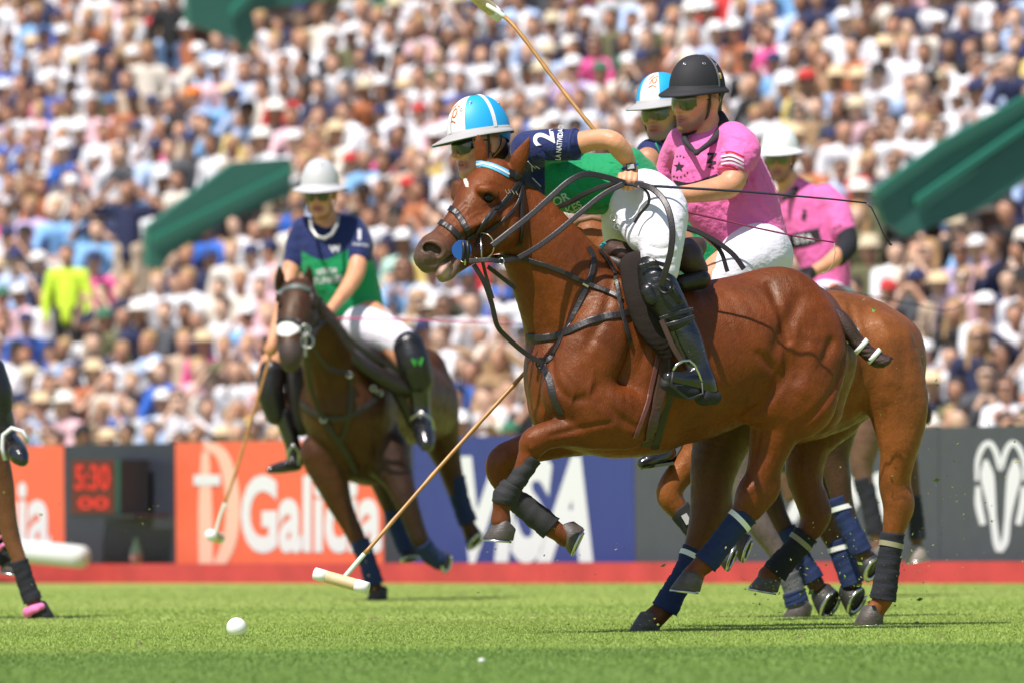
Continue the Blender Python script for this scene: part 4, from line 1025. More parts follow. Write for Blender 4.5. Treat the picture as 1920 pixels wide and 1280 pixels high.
# ================================================================== riders
SKIN = mat('skin', (.55, .28, .17), rough=.46, attr='col', spec=.42, vary=.16, vscale=14, vscale2=120, vary2=.25, bumps=((160, .0010, 4, (1, 1, 1)),))
CLOTH = mat('jersey', (.1, .1, .1), rough=.72, attr='col', sheen=.15, spec=.25, bumps=((14, .022, 3, (1, .5, 1)), (38, .004, 3, (1, 1, .4)), (600, .0006, 2, (1, 1, 1))))
WHITEC = mat('white_breeches', (.75, .72, .80), rough=.8, bumps=((10, .014, 3, (1, .5, 1.6)), (40, .002, 3, (1, 1, 1))))
BOOTB = mat('boot_leather', (.010, .010, .012), .16, coat=.5, spec=.6, bumps=((30, .003, 3, (1, 1, 2)),))
PADB = mat('knee_guard_leather', (.013, .013, .015), .32, bumps=((30, .004, 3, (1, 1, 2)),))
SOLE = mat('rubber_sole', (.012, .012, .014), .75, bumps=((120, .002, 3, (1, 1, 1)),))
HAIRD = mat('dark_hair', (.025, .014, .009), .6, bumps=((90, .004, 3, (1, 1, 1)),))
SK = (.64, .30, .165); SKD = (.48, .23, .13); LIP = (.42, .12, .10)
def headM(x, y, D, yaw, pitch, roll=0, s=1.0):
    return Matrix.Translation(P(x, y, D)) @ Matrix.Rotation(rad(-yaw), 4, 'Z') @ Matrix.Rotation(rad(pitch), 4, 'X') @ Matrix.Rotation(rad(roll), 4, 'Y') @ Matrix.Scale(s, 4)
def add_head(B, M, s=1.0, skin=SK, stub=None, mouth_open=0.0):
    def L(pts, **k): B.lc([(p[0], p[1], p[2], p[3] * s) + tuple(p[4:]) for p in pts], M, **k)
    st_ = stub or skin
    L([(0, .038, .03, .080), (0, -.005, .035, .076)], k=.02, col=skin)
    L([(0, -.030, .005, .064), (0, -.042, -.045, .048)], k=.03, col=skin)
    L([(-.044, .005, -.050, .022), (-.034, -.042, -.082, .019), (0, -.070, -.098, .021), (.034, -.042, -.082, .019), (.044, .005, -.050, .022)], k=.03, col=st_)
    L([(-.038, -.062, -.022, .020), (-.034, -.070, -.028, .016)], k=.02, col=skin); L([(.038, -.062, -.022, .020), (.034, -.070, -.028, .016)], k=.02, col=skin)
    L([(0, -.090, .020, .008), (0, -.100, .0, .009), (0, -.112, -.022, .012)], k=.012, col=skin)
    L([(-.014, -.098, -.026, .008)], k=.008, col=skin); L([(.014, -.098, -.026, .008)], k=.008, col=skin)
    L([(-.045, -.076, .030, .009), (-.015, -.092, .034, .009), (.015, -.092, .034, .009), (.045, -.076, .030, .009)], k=.015, col=skin)
    L([(-.024, -.082, -.060, .006), (0, -.094, -.057, .0075), (.024, -.082, -.060, .006)], k=.008, col=LIP)
    L([(-.020, -.080, -.072 - mouth_open, .007), (0, -.090, -.074 - mouth_open, .009), (.020, -.080, -.072 - mouth_open, .007)], k=.008, col=LIP)
    L([(0, -.084, -.097, .016)], k=.02, col=st_)
    L([(-.020, -.092, -.066, .0022), (0, -.100, -.065 - mouth_open * .5, .003 + mouth_open * .4), (.020, -.092, -.066, .0022)], k=.004, cut=True, col=(.06, .015, .012))
    for q in (-1, 1):
        L([(.016 * q, -.096, .028, .0045), (.034 * q, -.090, .033, .0045), (.050 * q, -.074, .029, .003)], k=.003, col=(.06, .03, .02))
        L([(.032 * q, -.090, .010, .013)], k=.012, cut=True)
        L([(.076 * q, .014, .020, .015, .6), (.084 * q, .026, .002, .020, .5), (.077 * q, .016, -.028, .011, .6)], k=.008, col=skin, n=(1, 0, 0))
    return B
def eyes(parent, M, s=1.0):
    for q in (-1, 1):
        c = M @ Vector((.031 * q, -.072, .009)); ball('eye', c, .0125 * s, mat('eye_white', (.6, .58, .55), .2), parent, 8)
        c = M @ Vector((.031 * q, -.0815, .009)); ball('iris', c, .0045 * s, mat('iris_brown', (.03, .015, .01), .1), parent, 6)
def shell(parent, M, rx, ry, hz, z0, name, material, t0=0.0, t1=90.0, n=40, m=14, off=0.0, mi=None, a0=0, a1=360, y0=.012):
    V = []; F = []; MI = []; closed = (a1 - a0) >= 360; nn = n if closed else n + 1
    for i in range(m + 1):
        th = rad(t0 + (t1 - t0) * i / m)
        for k in range(nn):
            a = rad(a0 + (a1 - a0) * k / n); ct = math.cos(th) ** .86 if math.cos(th) > 0 else 0
            V.append(tuple(M @ Vector(((rx + off) * ct * math.cos(a), y0 + (ry + off) * ct * math.sin(a), z0 + (hz + off) * math.sin(th)))))
    for i in range(m):
        for k in range(n):
            k2 = (k + 1) % n if closed else k + 1
            F.append((i * nn + k, i * nn + k2, (i + 1) * nn + k2, (i + 1) * nn + k)); MI.append(mi(rad(a0 + (a1 - a0) * (k + .5) / n), rad(t0 + (t1 - t0) * (i + .5) / m)) if mi else 0)
    return mesh(name, V, F, material, parent, True, mi=MI if mi else None)
def helmet(parent, M, dome, brimm, under=None, mi=None, z0=.045, stripe=None, rx=.104, ry=.130, hz=.135, vis=.062, side=.030, stripes=(), vents=None):
    h = shell(parent, M, rx, ry, hz, z0, 'helmet', dome, mi=mi, n=64, m=18)
    V = []; F = []; n = 56; MI = []
    def edge(a):
        f = max(0, -math.sin(a)); b = max(0, math.sin(a)); w = side + (vis - side) * f ** 1.6 - (side - .007) * b ** 1.5
        return w, -.012 - .012 * f ** 2 + .004 * b
    Vb = []; Fb = []
    for i in range(5):
        for k in range(31):
            a = rad(6 + 168 * k / 30); dn = i / 4 * (.052 * math.sin(a) ** .7 + .004); q_ = 1 - .10 * (i / 4) ** 2
            Vb.append(tuple(M @ Vector((rx * q_ * math.cos(a), .012 + ry * q_ * math.sin(a), z0 + .008 - dn))))
    for i in range(4):
        for k in range(30): Fb.append((i * 31 + k, i * 31 + k + 1, (i + 1) * 31 + k + 1, (i + 1) * 31 + k))
    mesh('helmet_back', Vb, Fb, dome[0], h)
    for (u, dz) in ((-.02, .014), (.0, .016), (.0, .010), (.5, .006), (.93, .004), (1.0, -.001), (.95, -.006), (.4, -.002), (-.06, -.002)):
        for k in range(n):
            a = 2 * math.pi * k / n; w, dr = edge(a); q = max(u, 0); rrx, rry = rx + w * u, ry + w * u
            if u < 0: rrx, rry = rx + u * .1, ry + u * .1
            V.append(tuple(M @ Vector((rrx * math.cos(a), .012 + rry * math.sin(a), z0 + dz + dr * q))))
    R = 9
    for i in range(R - 1):
        for k in range(n): F.append((i * n + k, (i + 1) * n + k, (i + 1) * n + (k + 1) % n, i * n + (k + 1) % n)); MI.append(1 if i >= 5 else 0)
    mesh('brim', V, F, [brimm, under or brimm], h, True, mi=MI)
    for (xc, wd, col) in stripes:      # bands running from front to back at local x = xc
        V = []; F = []; K = 26
        for k in range(K + 1):
            a = rad(-2 + 184 * k / K) if False else rad(k * 180 / K)
            for q in (-1, 1):
                x = xc + wd * q; s_ = math.sqrt(max(.01, 1 - (x / rx) ** 2)); V.append(tuple(M @ Vector((x, .012 - (ry + .0018) * s_ * math.cos(a) * 1.0, z0 + .012 + (hz - .010) * s_ * math.sin(a) ** .93 ))))
        for k in range(K): F.append((2 * k, 2 * k + 1, 2 * k + 3, 2 * k + 2))
        mesh('stripe', V, F, col, h, True)
    for (az, el) in (vents or ()):
        ct = math.cos(rad(el)) ** .86; d = Vector((rx * ct * math.cos(rad(az)), ry * ct * math.sin(rad(az)), hz * math.sin(rad(el))))
        c = M @ Vector((d.x, d.y + .012, d.z + z0)); nn = (M.to_3x3() @ Vector((d.x / rx ** 2, d.y / ry ** 2, d.z / hz ** 2))).normalized()
        ring(h, c + nn * .001, .006, .002, nn, STEEL, 'vent', 12)
    return h
def band(parent, M, pts, w, material, name, off=0, th=.003):
    pn = []
    C = catmull(pts, 5); cen = M @ Vector((0, 0, 0))
    for c in C: p = M @ Vector(c[:3]); pn.append((p, (p - cen).normalized()))
    return ribbon(name, pn, w, th, material, parent)
LENS_D = mat('lens_dark', (.012, .015, .012), .06, spec=.8, coat=.6)
LENS_Y = mat('lens_yellow', (.085, .085, .022), .08, spec=.8, coat=.6)
def glasses(parent, M, lens, wrapw=.066):
    V = []; F = []; n = 16
    for i in range(n + 1):
        u = -1 + 2 * i / n; x = wrapw * math.sin(u * 1.25) / math.sin(1.25); y = -.106 + .064 * (1 - math.cos(u * 1.25))
        nose = max(0, 1 - abs(u) / .22); top = .027; bot = -.017 + .020 * nose - .010 * (1 - nose) * (1 - abs(abs(u) - .5) * 1.4)
        if abs(u) > .85: bot += .010
        V += [tuple(M @ Vector((x, y, top))), tuple(M @ Vector((x * 1.01, y - .003, (top + bot) / 2))), tuple(M @ Vector((x, y + .001, bot)))]
    for i in range(n):
        for j in range(2): F.append((3 * i + j, 3 * i + j + 1, 3 * i + j + 4, 3 * i + j + 3))
    g = mesh('glasses', V, F, lens, parent)
    fm = mat('glasses_frame', (.012, .012, .012), .3)
    MB().tube([Vector(V[3 * i]) for i in range(n + 1)], .0022, 6).build('glasses_frame', fm, g, True)
    for q in (-1, 1): MB().tube([M @ Vector((.064 * q, -.055, .022)), M @ Vector((.074 * q, -.02, .016)), M @ Vector((.080 * q, .022, .012))], .003, 6).build('temple_arm', fm, g, True)
    return g
def chinstrap(parent, M, w=.012):
    for q in (-1, 1):
        band(parent, M, [(.084 * q, .0, .045), (.080 * q, -.002, .0), (.072 * q, -.012, -.055), (.040 * q, -.034, -.106), (.0, -.046, -.124)], w, LEATH, 'chin_strap')
        band(parent, M, [(.084 * q, .060, .035), (.080 * q, .046, -.010), (.073 * q, .006, -.050)], w * .9, LEATH, 'chin_strap')
def hand(B, D, kn, tip, dd0, dd1, r, thumb, skin=SK, k=.006):
    """closed fist: kn/tip = lists of four (x, y); thumb = list of rows"""
    for a, b in zip(kn, tip):
        mx, my = (a[0] + b[0]) / 2 , (a[1] + b[1]) / 2
        B.ch([(a[0], a[1], dd0, r * 1.05), (mx, my, dd1, r), (b[0], b[1], (dd0 + dd1) / 2 + .01, r * .85)], k=k, col=skin)
    B.ch(thumb, k=k * 1.5, col=skin)
NAVY = (.012, .022, .105); GREEN_ = (.005, .270, .095); PINK = (.78, .15, .42)

# ---------------------------------------------------------------- rider on the chestnut
r1 = thing('person', 'rider in navy and green jersey and sky blue helmet leaning over the chestnut neck', 'person', P(1220, 480, D0))
M1 = headM(897, 275, D0 - .10, 58, 6, -6, 1.07)
B = Body(D0); add_head(B, M1, 1.07, SK)
B.ch([(912, 296, .0, 25), (950, 300, .0, 29), (990, 318, .0, 34)], k=.03, col=SK)
B.ch([(1000, 320, .0, 40, 1.3), (1100, 345, .0, 42, 1.3), (1180, 362, -.0, 32, 1.2)], k=.04, col=SK)
B.ch([(1005, 282, -.18, 26), (1080, 270, -.27, 22), (1120, 262, -.32, 19), (1148, 265, -.35, 19), (1166, 284, -.33, 19), (1178, 302, -.31, 14), (1184, 318, -.30, 12)], k=.015, col=SK)
B.ch([(1000, 330, .15, 26), (1045, 430, .34, 22), (1065, 520, .42, 19), (1035, 630, .42, 14)], k=.02, col=SK)
B.ch([(1182, 322, -.30, 14), (1180, 334, -.30, 17, .8)], k=.012, col=SK)
hand(B, D0, [(1164, 328), (1173, 324), (1183, 324), (1192, 328)], [(1162, 350), (1171, 354), (1180, 355), (1190, 352)], -.33, -.355, 5.2, [(1172, 330, -.30, 7), (1160, 338, -.32, 6.5), (1158, 350, -.34, 5.5)])
B.ch([(1208, 375, -.10, 30), (1238, 440, -.32, 28), (1240, 520, -.38, 24), (1285, 640, -.38, 20), (1318, 715, -.39, 15), (1265, 712, -.46, 11)], k=.03, col=SK)
B.ch([(1200, 390, .08, 30), (1192, 450, .28, 26), (1220, 560, .42, 24), (1260, 700, .42, 18)], k=.03, col=SK)
bd1 = B.build('body', SKIN, .0042, r1, SK, .004)
eyes(r1, M1, 1.07)
hr = Body(); hr.lc([(0, .060, .03, .080), (0, .078, -.02, .050)], M1, k=.03); hr.lc([(0, -.07, -.02, .135)], M1, k=.01, cut=True); hr.build('hair', HAIRD, .006, r1, (.03, .02, .01))
SKY = mat('helmet_sky_blue', (.012, .36, .72), .5, bumps=((260, .0008, 2, (1, 1, 1)),)); WH = mat('helmet_white', (.72, .72, .73), .5, bumps=((260, .0008, 2, (1, 1, 1)),)); GREYH = mat('helmet_grey', (.38, .37, .36), .6)
def mi1(a, el):
    x = math.cos(a); y = math.sin(a)
    return 1 if y < -.80 else 0
ghm = mat('brim_under_green', (.05, .10, .05), .8)
h1 = helmet(r1, M1, [SKY, WH], GREYH, ghm, mi1, z0=.047, stripes=[(0.0, .010, WH)], vents=[(-38, 52), (-60, 40), (60, 45)], ry=.128, hz=.148, vis=.070, side=.030)
# stripe across the crown from ear to ear, as on the photo
V = []; F = []; K = 24
for k in range(K + 1):
    a = rad(k * 180 / K)
    for q in (-1, 1): V.append(tuple(M1 @ Vector((.1060 * math.cos(a), .012 + .008 * q + .012, .059 + .1385 * math.sin(a) ** .93))))
for k in range(K): F.append((2 * k, 2 * k + 1, 2 * k + 3, 2 * k + 2))
mesh('stripe', V, F, WH, h1)
def emblem_on(Mh, h, az, el, s_, m_, rx=.104, ry=.128, hz=.132, z0=.047):
    """orange swirl printed on the helmet front"""
    def q(a, e):
        ct = math.cos(rad(e)) ** .86; return Mh @ Vector(((rx + .0015) * ct * math.cos(rad(a)), .012 + (ry + .0015) * ct * math.sin(rad(a)), z0 + (hz + .0015) * math.sin(rad(e))))
    for pts in ([(-8, -6), (-3, 4), (4, 8), (9, 3), (6, -4), (0, -3), (-1, 2)], [(-9, -12), (0, -9), (8, -12)], [(-12, 3), (-8, 10), (-1, 14)], [(7, 12), (13, 10)]):
        C = catmull(pts, 4) * s_; MB().tube([q(az + c[0], el + c[1]) for c in C], .0028, 5).build('emblem', m_, h, True)
ORG = mat('emblem_orange', (.75, .22, .04), .6)
emblem_on(M1, h1, -82, 34, 1.2, ORG, hz=.148)
chinstrap(r1, M1, .009); glasses(r1, M1, LENS_D)
S = Body(D0)
S.ch([(988, 298, .0, 34, 1.4), (1004, 315, .0, 48, 1.4), (1050, 335, .0, 58, 1.3), (1100, 345, .0, 58, 1.3), (1160, 343, -.02, 55, 1.3), (1192, 335, -.02, 44, 1.3)], k=.03, col=GREEN_)
S.ch([(992, 282, -.15, 36), (1035, 274, -.23, 32), (1072, 272, -.27, 29)], k=.03, col=NAVY)
S.ch([(1186, 300, -.05, 22, 1.8), (1192, 330, -.05, 24, 1.8)], k=.02, col=GREEN_)
for pts in ([(1030, 300, -.42, 2.5), (1080, 318, -.40, 4), (1140, 312, -.38, 3)], [(1060, 330, -.40, 3), (1110, 356, -.38, 4), (1170, 350, -.36, 3)], [(1085, 380, -.34, 3), (1130, 370, -.36, 4), (1175, 330, -.36, 3)], [(1000, 300, -.42, 2), (1030, 310, -.43, 3), (1065, 303, -.40, 2)], [(1110, 392, -.30, 3), (1150, 372, -.32, 4), (1185, 345, -.32, 3)]):
    S.ch(pts, k=.02, cut=True)
S.lc([(1.0, 0, 0, .001)], k=.001) if False else None
def cutcuff(V, C): return C
def jersey1(V, C):
    d = (V - np.array(CAM)); dep = d @ np.array(fwd); X = 960 + FPX * (d @ np.array(rgt)) / dep; Y = 640 - FPX * (d @ np.array(upv)) / dep
    nv = (X < 1022) | ((Y < 302 - (X - 1022) * .0) & (X < 1090) & (dep < D0 - .10) & (Y < 300 + (1090 - X) * .12)); C = np.where(nv[:, None], np.array(NAVY), np.array(GREEN_))
    return C
anatomy(S, D0, h=.009, cuts=[([(1088, 300), (1110, 330), (1150, 352), (1185, 362)], 2.2, .012), ([(1075, 315), (1080, 345), (1110, 378)], 2.0, .012), ([(1130, 298), (1160, 320), (1192, 330)], 2.0, .010), ([(1040, 352), (1062, 366), (1092, 372)], 1.8, .010), ([(1120, 392), (1150, 380), (1180, 352)], 2.2, .012), ([(1096, 290), (1130, 306), (1160, 306)], 1.6, .008), ([(1004, 262), (1020, 288), (1044, 298)], 1.8, .01), ([(1030, 300), (1060, 296), (1082, 288)], 1.8, .01)],
        adds=[([(1092, 310), (1120, 338), (1160, 352)], 2.0, .010), ([(1130, 385), (1160, 366), (1186, 340)], 2.2, .012), ([(1050, 344), (1075, 356), (1100, 360)], 1.8, .01), ([(1140, 300), (1170, 312), (1190, 318)], 1.8, .01), ([(1012, 292), (1040, 304), (1066, 300)], 1.8, .01)])
sh1 = S.build('jersey', CLOTH, .0042, r1, GREEN_, .004, jersey1)
MB().tube([P(1074, 271, D0 - .27), P(1080, 271, D0 - .275)], [.0655, .0655], 24).build('cuff', mat('navy_cloth', NAVY, .75), r1, True)
T_j1 = bvh(sh1)
decal_text(T_j1, '2', 1019, 259, 40, -100, WHITEP, r1, bold=.02, narrow=1.05, depth=D0 - .3)
decal_text(T_j1, 'LA NATIVIDAD', 1049, 268, 10, -85, WHITEP, r1, bold=.02, narrow=.72, depth=D0 - .3)
decal_text(T_j1, 'OR', 1052, 374, 17, -28, mat('pale_green_print', (.45, .72, .55), .6), r1, bold=.03, depth=D0 - .25)
decal_text(T_j1, 'KES', 1076, 390, 15, -28, mat('pale_green_print'), r1, bold=.03, depth=D0 - .25)
for pts in ([(990, 303), (996, 310), (1004, 316)], [(997, 312), (998, 322)], [(1004, 312), (1012, 317)], [(998, 334), (1006, 342), (1014, 350)]):
    V = [surf_at(T_j1, x, y, .004) for (x, y) in pts]; MB().tube(V, .0022, 5).build('print', WHITEP, r1)
S = Body(D0)
S.ch([(1190, 372, -.04, 56, 1.3), (1180, 400, .0, 48, 1.3)], k=.04); S.ch([(1212, 372, -.14, 54), (1240, 395, -.26, 50), (1241, 450, -.35, 42), (1238, 505, -.38, 35)], k=.04)
S.ch([(1175, 400, .06, 46), (1172, 440, .22, 42), (1190, 500, .34, 32)], k=.05); S.ch([(1176, 392, -.16, 27), (1184, 418, -.22, 27), (1204, 444, -.28, 30)], k=.05)
anatomy(S, D0, h=.010, cuts=[([(1196, 400), (1222, 392), (1256, 404)], 1.2, .014), ([(1212, 480), (1236, 488), (1266, 478)], 1.3, .014), ([(1216, 462), (1240, 468), (1272, 456)], 1.1, .012), ([(1244, 330), (1262, 356), (1284, 380)], 1.2, .014)],
        adds=[([(1196, 407), (1220, 401), (1250, 414)], 1.8, .01), ([(1214, 471), (1240, 479), (1270, 467)], 1.8, .01), ([(1262, 400), (1266, 440), (1262, 480)], 1.3, .006), ([(1165, 410), (1178, 430), (1176, 450)], 1.6, .01)])
S.build('breeches', WHITEC, .0050, r1, (.8, .8, .8))
def kneepad(parent, rows, D, ovals, name='knee_guard'):
    S = Body(D); S.ch(rows, k=.01)
    for (a, b) in ovals: S.ch([a, b], k=.004)
    return S.build(name, PADB, .0045, parent, (.02, .02, .02))
kneepad(r1, [(1226, 504, -.39, 31), (1236, 540, -.40, 36), (1256, 576, -.40, 33), (1270, 600, -.40, 30)], D0, [((1215, 545, -.455, 14), (1222, 560, -.455, 14)), ((1262, 545, -.46, 9), (1272, 562, -.455, 9))])
for pts in ([(1200, 500), (1228, 492), (1256, 500)], [(1238, 598), (1268, 588), (1300, 580)], [(1242, 612), (1272, 604), (1302, 594)]):
    ribbon('guard_strap', [(P(x, y, D0 - .475 + (abs(i - 1) * .015)), -fwd) for i, (x, y) in enumerate(pts)], .018, .004, PADB, r1)
S = Body(D0)
S.ch([(1270, 598, -.39, 29), (1288, 640, -.39, 30), (1304, 678, -.39, 25), (1317, 704, -.39, 21), (1326, 728, -.39, 20)], k=.02); S.ch([(1316, 716, -.41, 21), (1285, 712, -.46, 17), (1254, 708, -.51, 12)], k=.03)
for y_ in (0, 9, 18): S.ch([(1285 + y_ * .6, 676 + y_, -.47, 1.6), (1305 + y_ * .5, 682 + y_, -.48, 1.8), (1325 + y_ * .3, 672 + y_, -.46, 1.6)], k=.008, cut=True)
bt1 = S.build('boot', BOOTB, .005, r1, (.02, .02, .02))
S = Body(D0); S.ch([(1250, 718, -.50, 13, 1.3), (1278, 728, -.46, 18, 1.2), (1300, 733, -.44, 14, 1.2)], k=.008, n=(.2, .9, .4)); S.ch([(1320, 742, -.41, 19, 1.0), (1338, 744, -.39, 15, 1.0)], k=.006); S.build('sole', SOLE, .005, bt1, (.02, .02, .02))
stp = thing('stirrup', 'polished steel stirrup on the boot of the leaning rider', 'stirrup', P(1290, 700, D0 - .48))
MB().tube([P(x, y, D0 + z) for x, y, z in [(1262, 694, -.55), (1268, 684, -.55), (1280, 676, -.53), (1292, 675, -.51), (1302, 684, -.49), (1310, 700, -.47), (1316, 716, -.46)]], .0055, 8).build('arch', STEEL, stp, True)
MB().tube([P(1262, 696, D0 - .55), P(1258, 722, D0 - .56), P(1290, 748, D0 - .5), P(1318, 738, D0 - .45), P(1316, 716, D0 - .46)], .006, 8).build('tread', mat('black_metal', (.02, .02, .02), .5), stp, True)
ring(r1, P(1150, 408, D0 - .34), .014, .0035, None, STEEL, 'ring'); ring(r1, P(1156, 426, D0 - .35), .012, .003, None, STEEL, 'ring')
# wrist watch
w = P(1183, 314, D0 - .335)
S = Body(D0); ring(r1, P(1181, 313, D0 - .30), .030, .007, dirpx(72), mat('watch_strap', (.01, .10, .48), .5), 'watch_strap')
wd = (-fwd - rgt * .1 + upv * .35).normalized(); MB().box(w, dirpx(-8) * .019, dirpx(82) * .013, wd * .006).build('watch_case', mat('watch_case', (.05, .05, .06), .25, metal=.6), r1)
MB().box(w + wd * .0065, dirpx(-8) * .014, dirpx(82) * .009, wd * .001).build('watch_dial', mat('watch_dial', (.5, .5, .55), .4), r1)
wh = thing('whip', 'thin dark blue riding whip held by the leaning rider, ending in a limp lash', 'whip', P(1200, 348, D0 - .36))
WHM = mat('whip_navy', (.015, .015, .035), .4)
MB().tube([P(1150, 345, D0 - .37), P(1235, 350, D0 - .38), P(1400, 360, D0 - .36), P(1560, 374, D0 - .33), P(1625, 381, D0 - .32)], [.006, .006, .0045, .0038, .0032], 8).build('shaft', WHM, wh, True)
MB().tube([P(x, y, D0 - .32) for x, y in [(1622, 380), (1634, 390), (1645, 412), (1655, 436), (1668, 456)]], .0028, 6).build('lash', WHM, wh, True)
MB().box(P(1669, 458, D0 - .32), dirpx(30) * .008, dirpx(120) * .004, fwd * .003).build('lash_tip', LEATH, wh)
# ---------------------------------------------------------------- mallets
BAMB = mat('bamboo', (.40, .20, .055), .42, vary=.22, vscale=18); BTAPE = mat('mallet_tape', (.55, .62, .50), .6); HEADM = mat('mallet_wood', (.62, .47, .26), .5, vary=.18, vscale=22, bumps=((60, .001, 3, (1, 1, 8)),))
def mallet(label, pts, D, head, taped=.14, hl_=.235, hr_=.024, grip=None, bands=()):
    """pts = shaft rows (x, y, dd) from head to hand; head = (dx, dy, dd) direction of the head axis"""
    t = thing('polo_mallet', label, 'mallet', P(pts[0][0], pts[0][1], D + pts[0][2]))
    C = catmull(pts, 10); W = [P(c[0], c[1], D + c[2]) for c in C]; L = [0]
    for a, b in zip(W, W[1:]): L.append(L[-1] + (b - a).length)
    k = next(i for i, l in enumerate(L) if l > taped)
    MB().tube(W[:k + 1], .0105, 10).build('taped_neck', BTAPE, t, True)
    rr = [(.0085 if i % 5 else .0102) for i in range(len(W[k:]))]
    MB().tube(W[k:], rr, 10).build('cane', BAMB, t, True)
    for f in bands:
        i = int(f * (len(W) - 2)); MB().tube([W[i], W[i].lerp(W[i + 1], .5)], .011, 10).build('band', LEATH, t, True)
    hd = (rgt * head[0] - upv * head[1] + fwd * head[2]).normalized(); c = W[0]
    V = [c - hd * hl_ / 2, c - hd * (hl_ / 2 - .02), c - hd * .04, c + hd * .04, c + hd * (hl_ / 2 - .02), c + hd * hl_ / 2]
    MB().tube(V, [hr_ * .93, hr_, hr_ * 1.06, hr_ * 1.06, hr_, hr_ * .93], 18).build('head', HEADM, t, True)
    for q in (-1, 1): MB().tube([c + hd * q * (hl_ / 2 - .052), c + hd * q * (hl_ / 2 + .001)], hr_ * 1.07, 18).build('head_end', WTAPE, t, True)
    return t
mallet('polo mallet of the leaning rider, cane slanting down to the near-white head above the grass', [(640, 1088, -.05), (700, 1018, .0), (840, 857, .16), (985, 697, .33), (1032, 640, .40)], D0, (1, .27, -.35), bands=(.80, .83))
mallet('polo mallet pointing up behind the leaning rider with its white head at the top edge', [(905, 5, .1), (960, 45, .0), (1040, 150, -.1), (1115, 245, -.2), (1165, 300, -.2)], 47.6, (.75, .6, .9), hr_=.026)
# ================================================================== tan pony of the pink captain
D2 = 47.7
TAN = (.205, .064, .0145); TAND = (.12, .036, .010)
h2 = thing('horse', 'light bay polo pony galloping beyond the chestnut with black bandages on its hind legs', 'horse', P(1600, 1172, D2 + .2))
B = Body(D2)
B.ch([(1230, 700, .0, 110, .8), (1380, 700, .1, 140, .85), (1500, 690, .2, 138, .9), (1590, 668, .3, 118, .95), (1648, 672, .36, 88, 1.0)], k=.05, col=TAN)
B.ch([(1560, 590, .22, 42), (1620, 612, .30, 40)], k=.05, col=TAN)
B.ch([(1112, 455, .0, 40, .8), (1160, 500, .0, 66, .7), (1230, 600, .0, 96, .7)], k=.05, col=TAN)
B.ch([(1108, 445, .0, 38, .8), (1080, 500, -.02, 42, .7), (1050, 560, -.05, 30, .8), (1030, 610, -.08, 24)], k=.03, col=TAN)
B.ch([(1640, 668, .16, 84, .6), (1678, 742, .15, 62, .7), (1686, 790, .15, 50, .8), (1684, 850, .15, 35), (1676, 905, .16, 29), (1682, 945, .16, 27), (1677, 985, .16, 22), (1668, 1045, .16, 17), (1660, 1110, .16, 19), (1648, 1134, .16, 18), (1634, 1152, .16, 20)], k=.02, col=TAN)
B.ch([(1692, 905, .17, 13), (1700, 945, .17, 14), (1690, 975, .17, 13)], k=.03, col=TAN)
B.ch([(1668, 650, .34, 58), (1700, 720, .32, 34)], k=.05, col=TAN)
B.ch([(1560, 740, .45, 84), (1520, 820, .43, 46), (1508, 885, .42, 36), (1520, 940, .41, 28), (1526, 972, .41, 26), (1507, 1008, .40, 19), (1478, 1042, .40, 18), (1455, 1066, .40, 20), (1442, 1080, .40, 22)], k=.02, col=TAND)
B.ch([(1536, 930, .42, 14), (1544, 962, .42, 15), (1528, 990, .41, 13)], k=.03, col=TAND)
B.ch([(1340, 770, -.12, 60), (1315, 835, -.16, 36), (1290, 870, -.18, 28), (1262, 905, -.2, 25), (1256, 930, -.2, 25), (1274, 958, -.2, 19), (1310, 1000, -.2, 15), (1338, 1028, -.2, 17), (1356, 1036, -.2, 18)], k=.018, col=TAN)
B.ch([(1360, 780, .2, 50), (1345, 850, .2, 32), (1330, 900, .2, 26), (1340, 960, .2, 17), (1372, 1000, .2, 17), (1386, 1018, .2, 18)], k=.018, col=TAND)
anatomy(B, D2, cuts=[([(1595, 570), (1612, 640), (1622, 700), (1600, 760)], 5, .03), ([(1500, 810), (1560, 775), (1610, 725)], 5, .03), ([(1660, 760), (1664, 830), (1668, 880)], 3, .02)],
        adds=[([(1640, 590), (1668, 660), (1670, 740)], 14, .04), ([(1655, 800), (1660, 870), (1668, 920)], 3, .01), ([(1500, 860), (1512, 910), (1520, 950)], 4, .012), ([(1668, 940), (1690, 938)], 7, .012), ([(1560, 600), (1580, 660), (1590, 720)], 10, .04)])
B.build('body', COAT, .0085, h2, TAN, .02)
hoof(h2, 1630, 1170, D2, .16, dirpx(180, -.1), dirpx(-93), 1.0)
hoof(h2, 1433, 1106, D2, .40, dirpx(180, -.1), dirpx(-80), 1.0)
hoof(h2, 1371, 1042, D2, -.2, dirpx(95, -.3), dirpx(200, .2), .95)
hoof(h2, 1400, 1026, D2, .2, dirpx(85, -.3), dirpx(200, .2), .95)
wrap(h2, [(1674, 998, .16, 23), (1668, 1045, .16, 22), (1660, 1095, .16, 24), (1655, 1124, .16, 25)], D2, BLACKBD, turns=9, tape=.18, tapem=OTAPE)
wrap(h2, [(1512, 1000, .40, 25), (1492, 1028, .40, 23), (1466, 1056, .40, 24), (1452, 1074, .40, 25)], D2, BLACKBD, turns=7, tape=.22, tapem=OTAPE)
bb = wrap(h2, [(1272, 952, -.2, 21), (1296, 985, -.2, 20), (1322, 1012, -.2, 21)], D2, BOOTM, 'leg_boot', turns=2)
MB().box(P(1287, 972, D2 - .2 - .052), dirpx(60) * .022, dirpx(-30) * .013, fwd * .002).build('boot_label', mat('label_silver', (.45, .45, .45), .5), bb)
bt2 = thing('bridle', 'light brown leather headpiece on the tan pony behind the green jersey', 'bridle', P(1108, 420, D2))
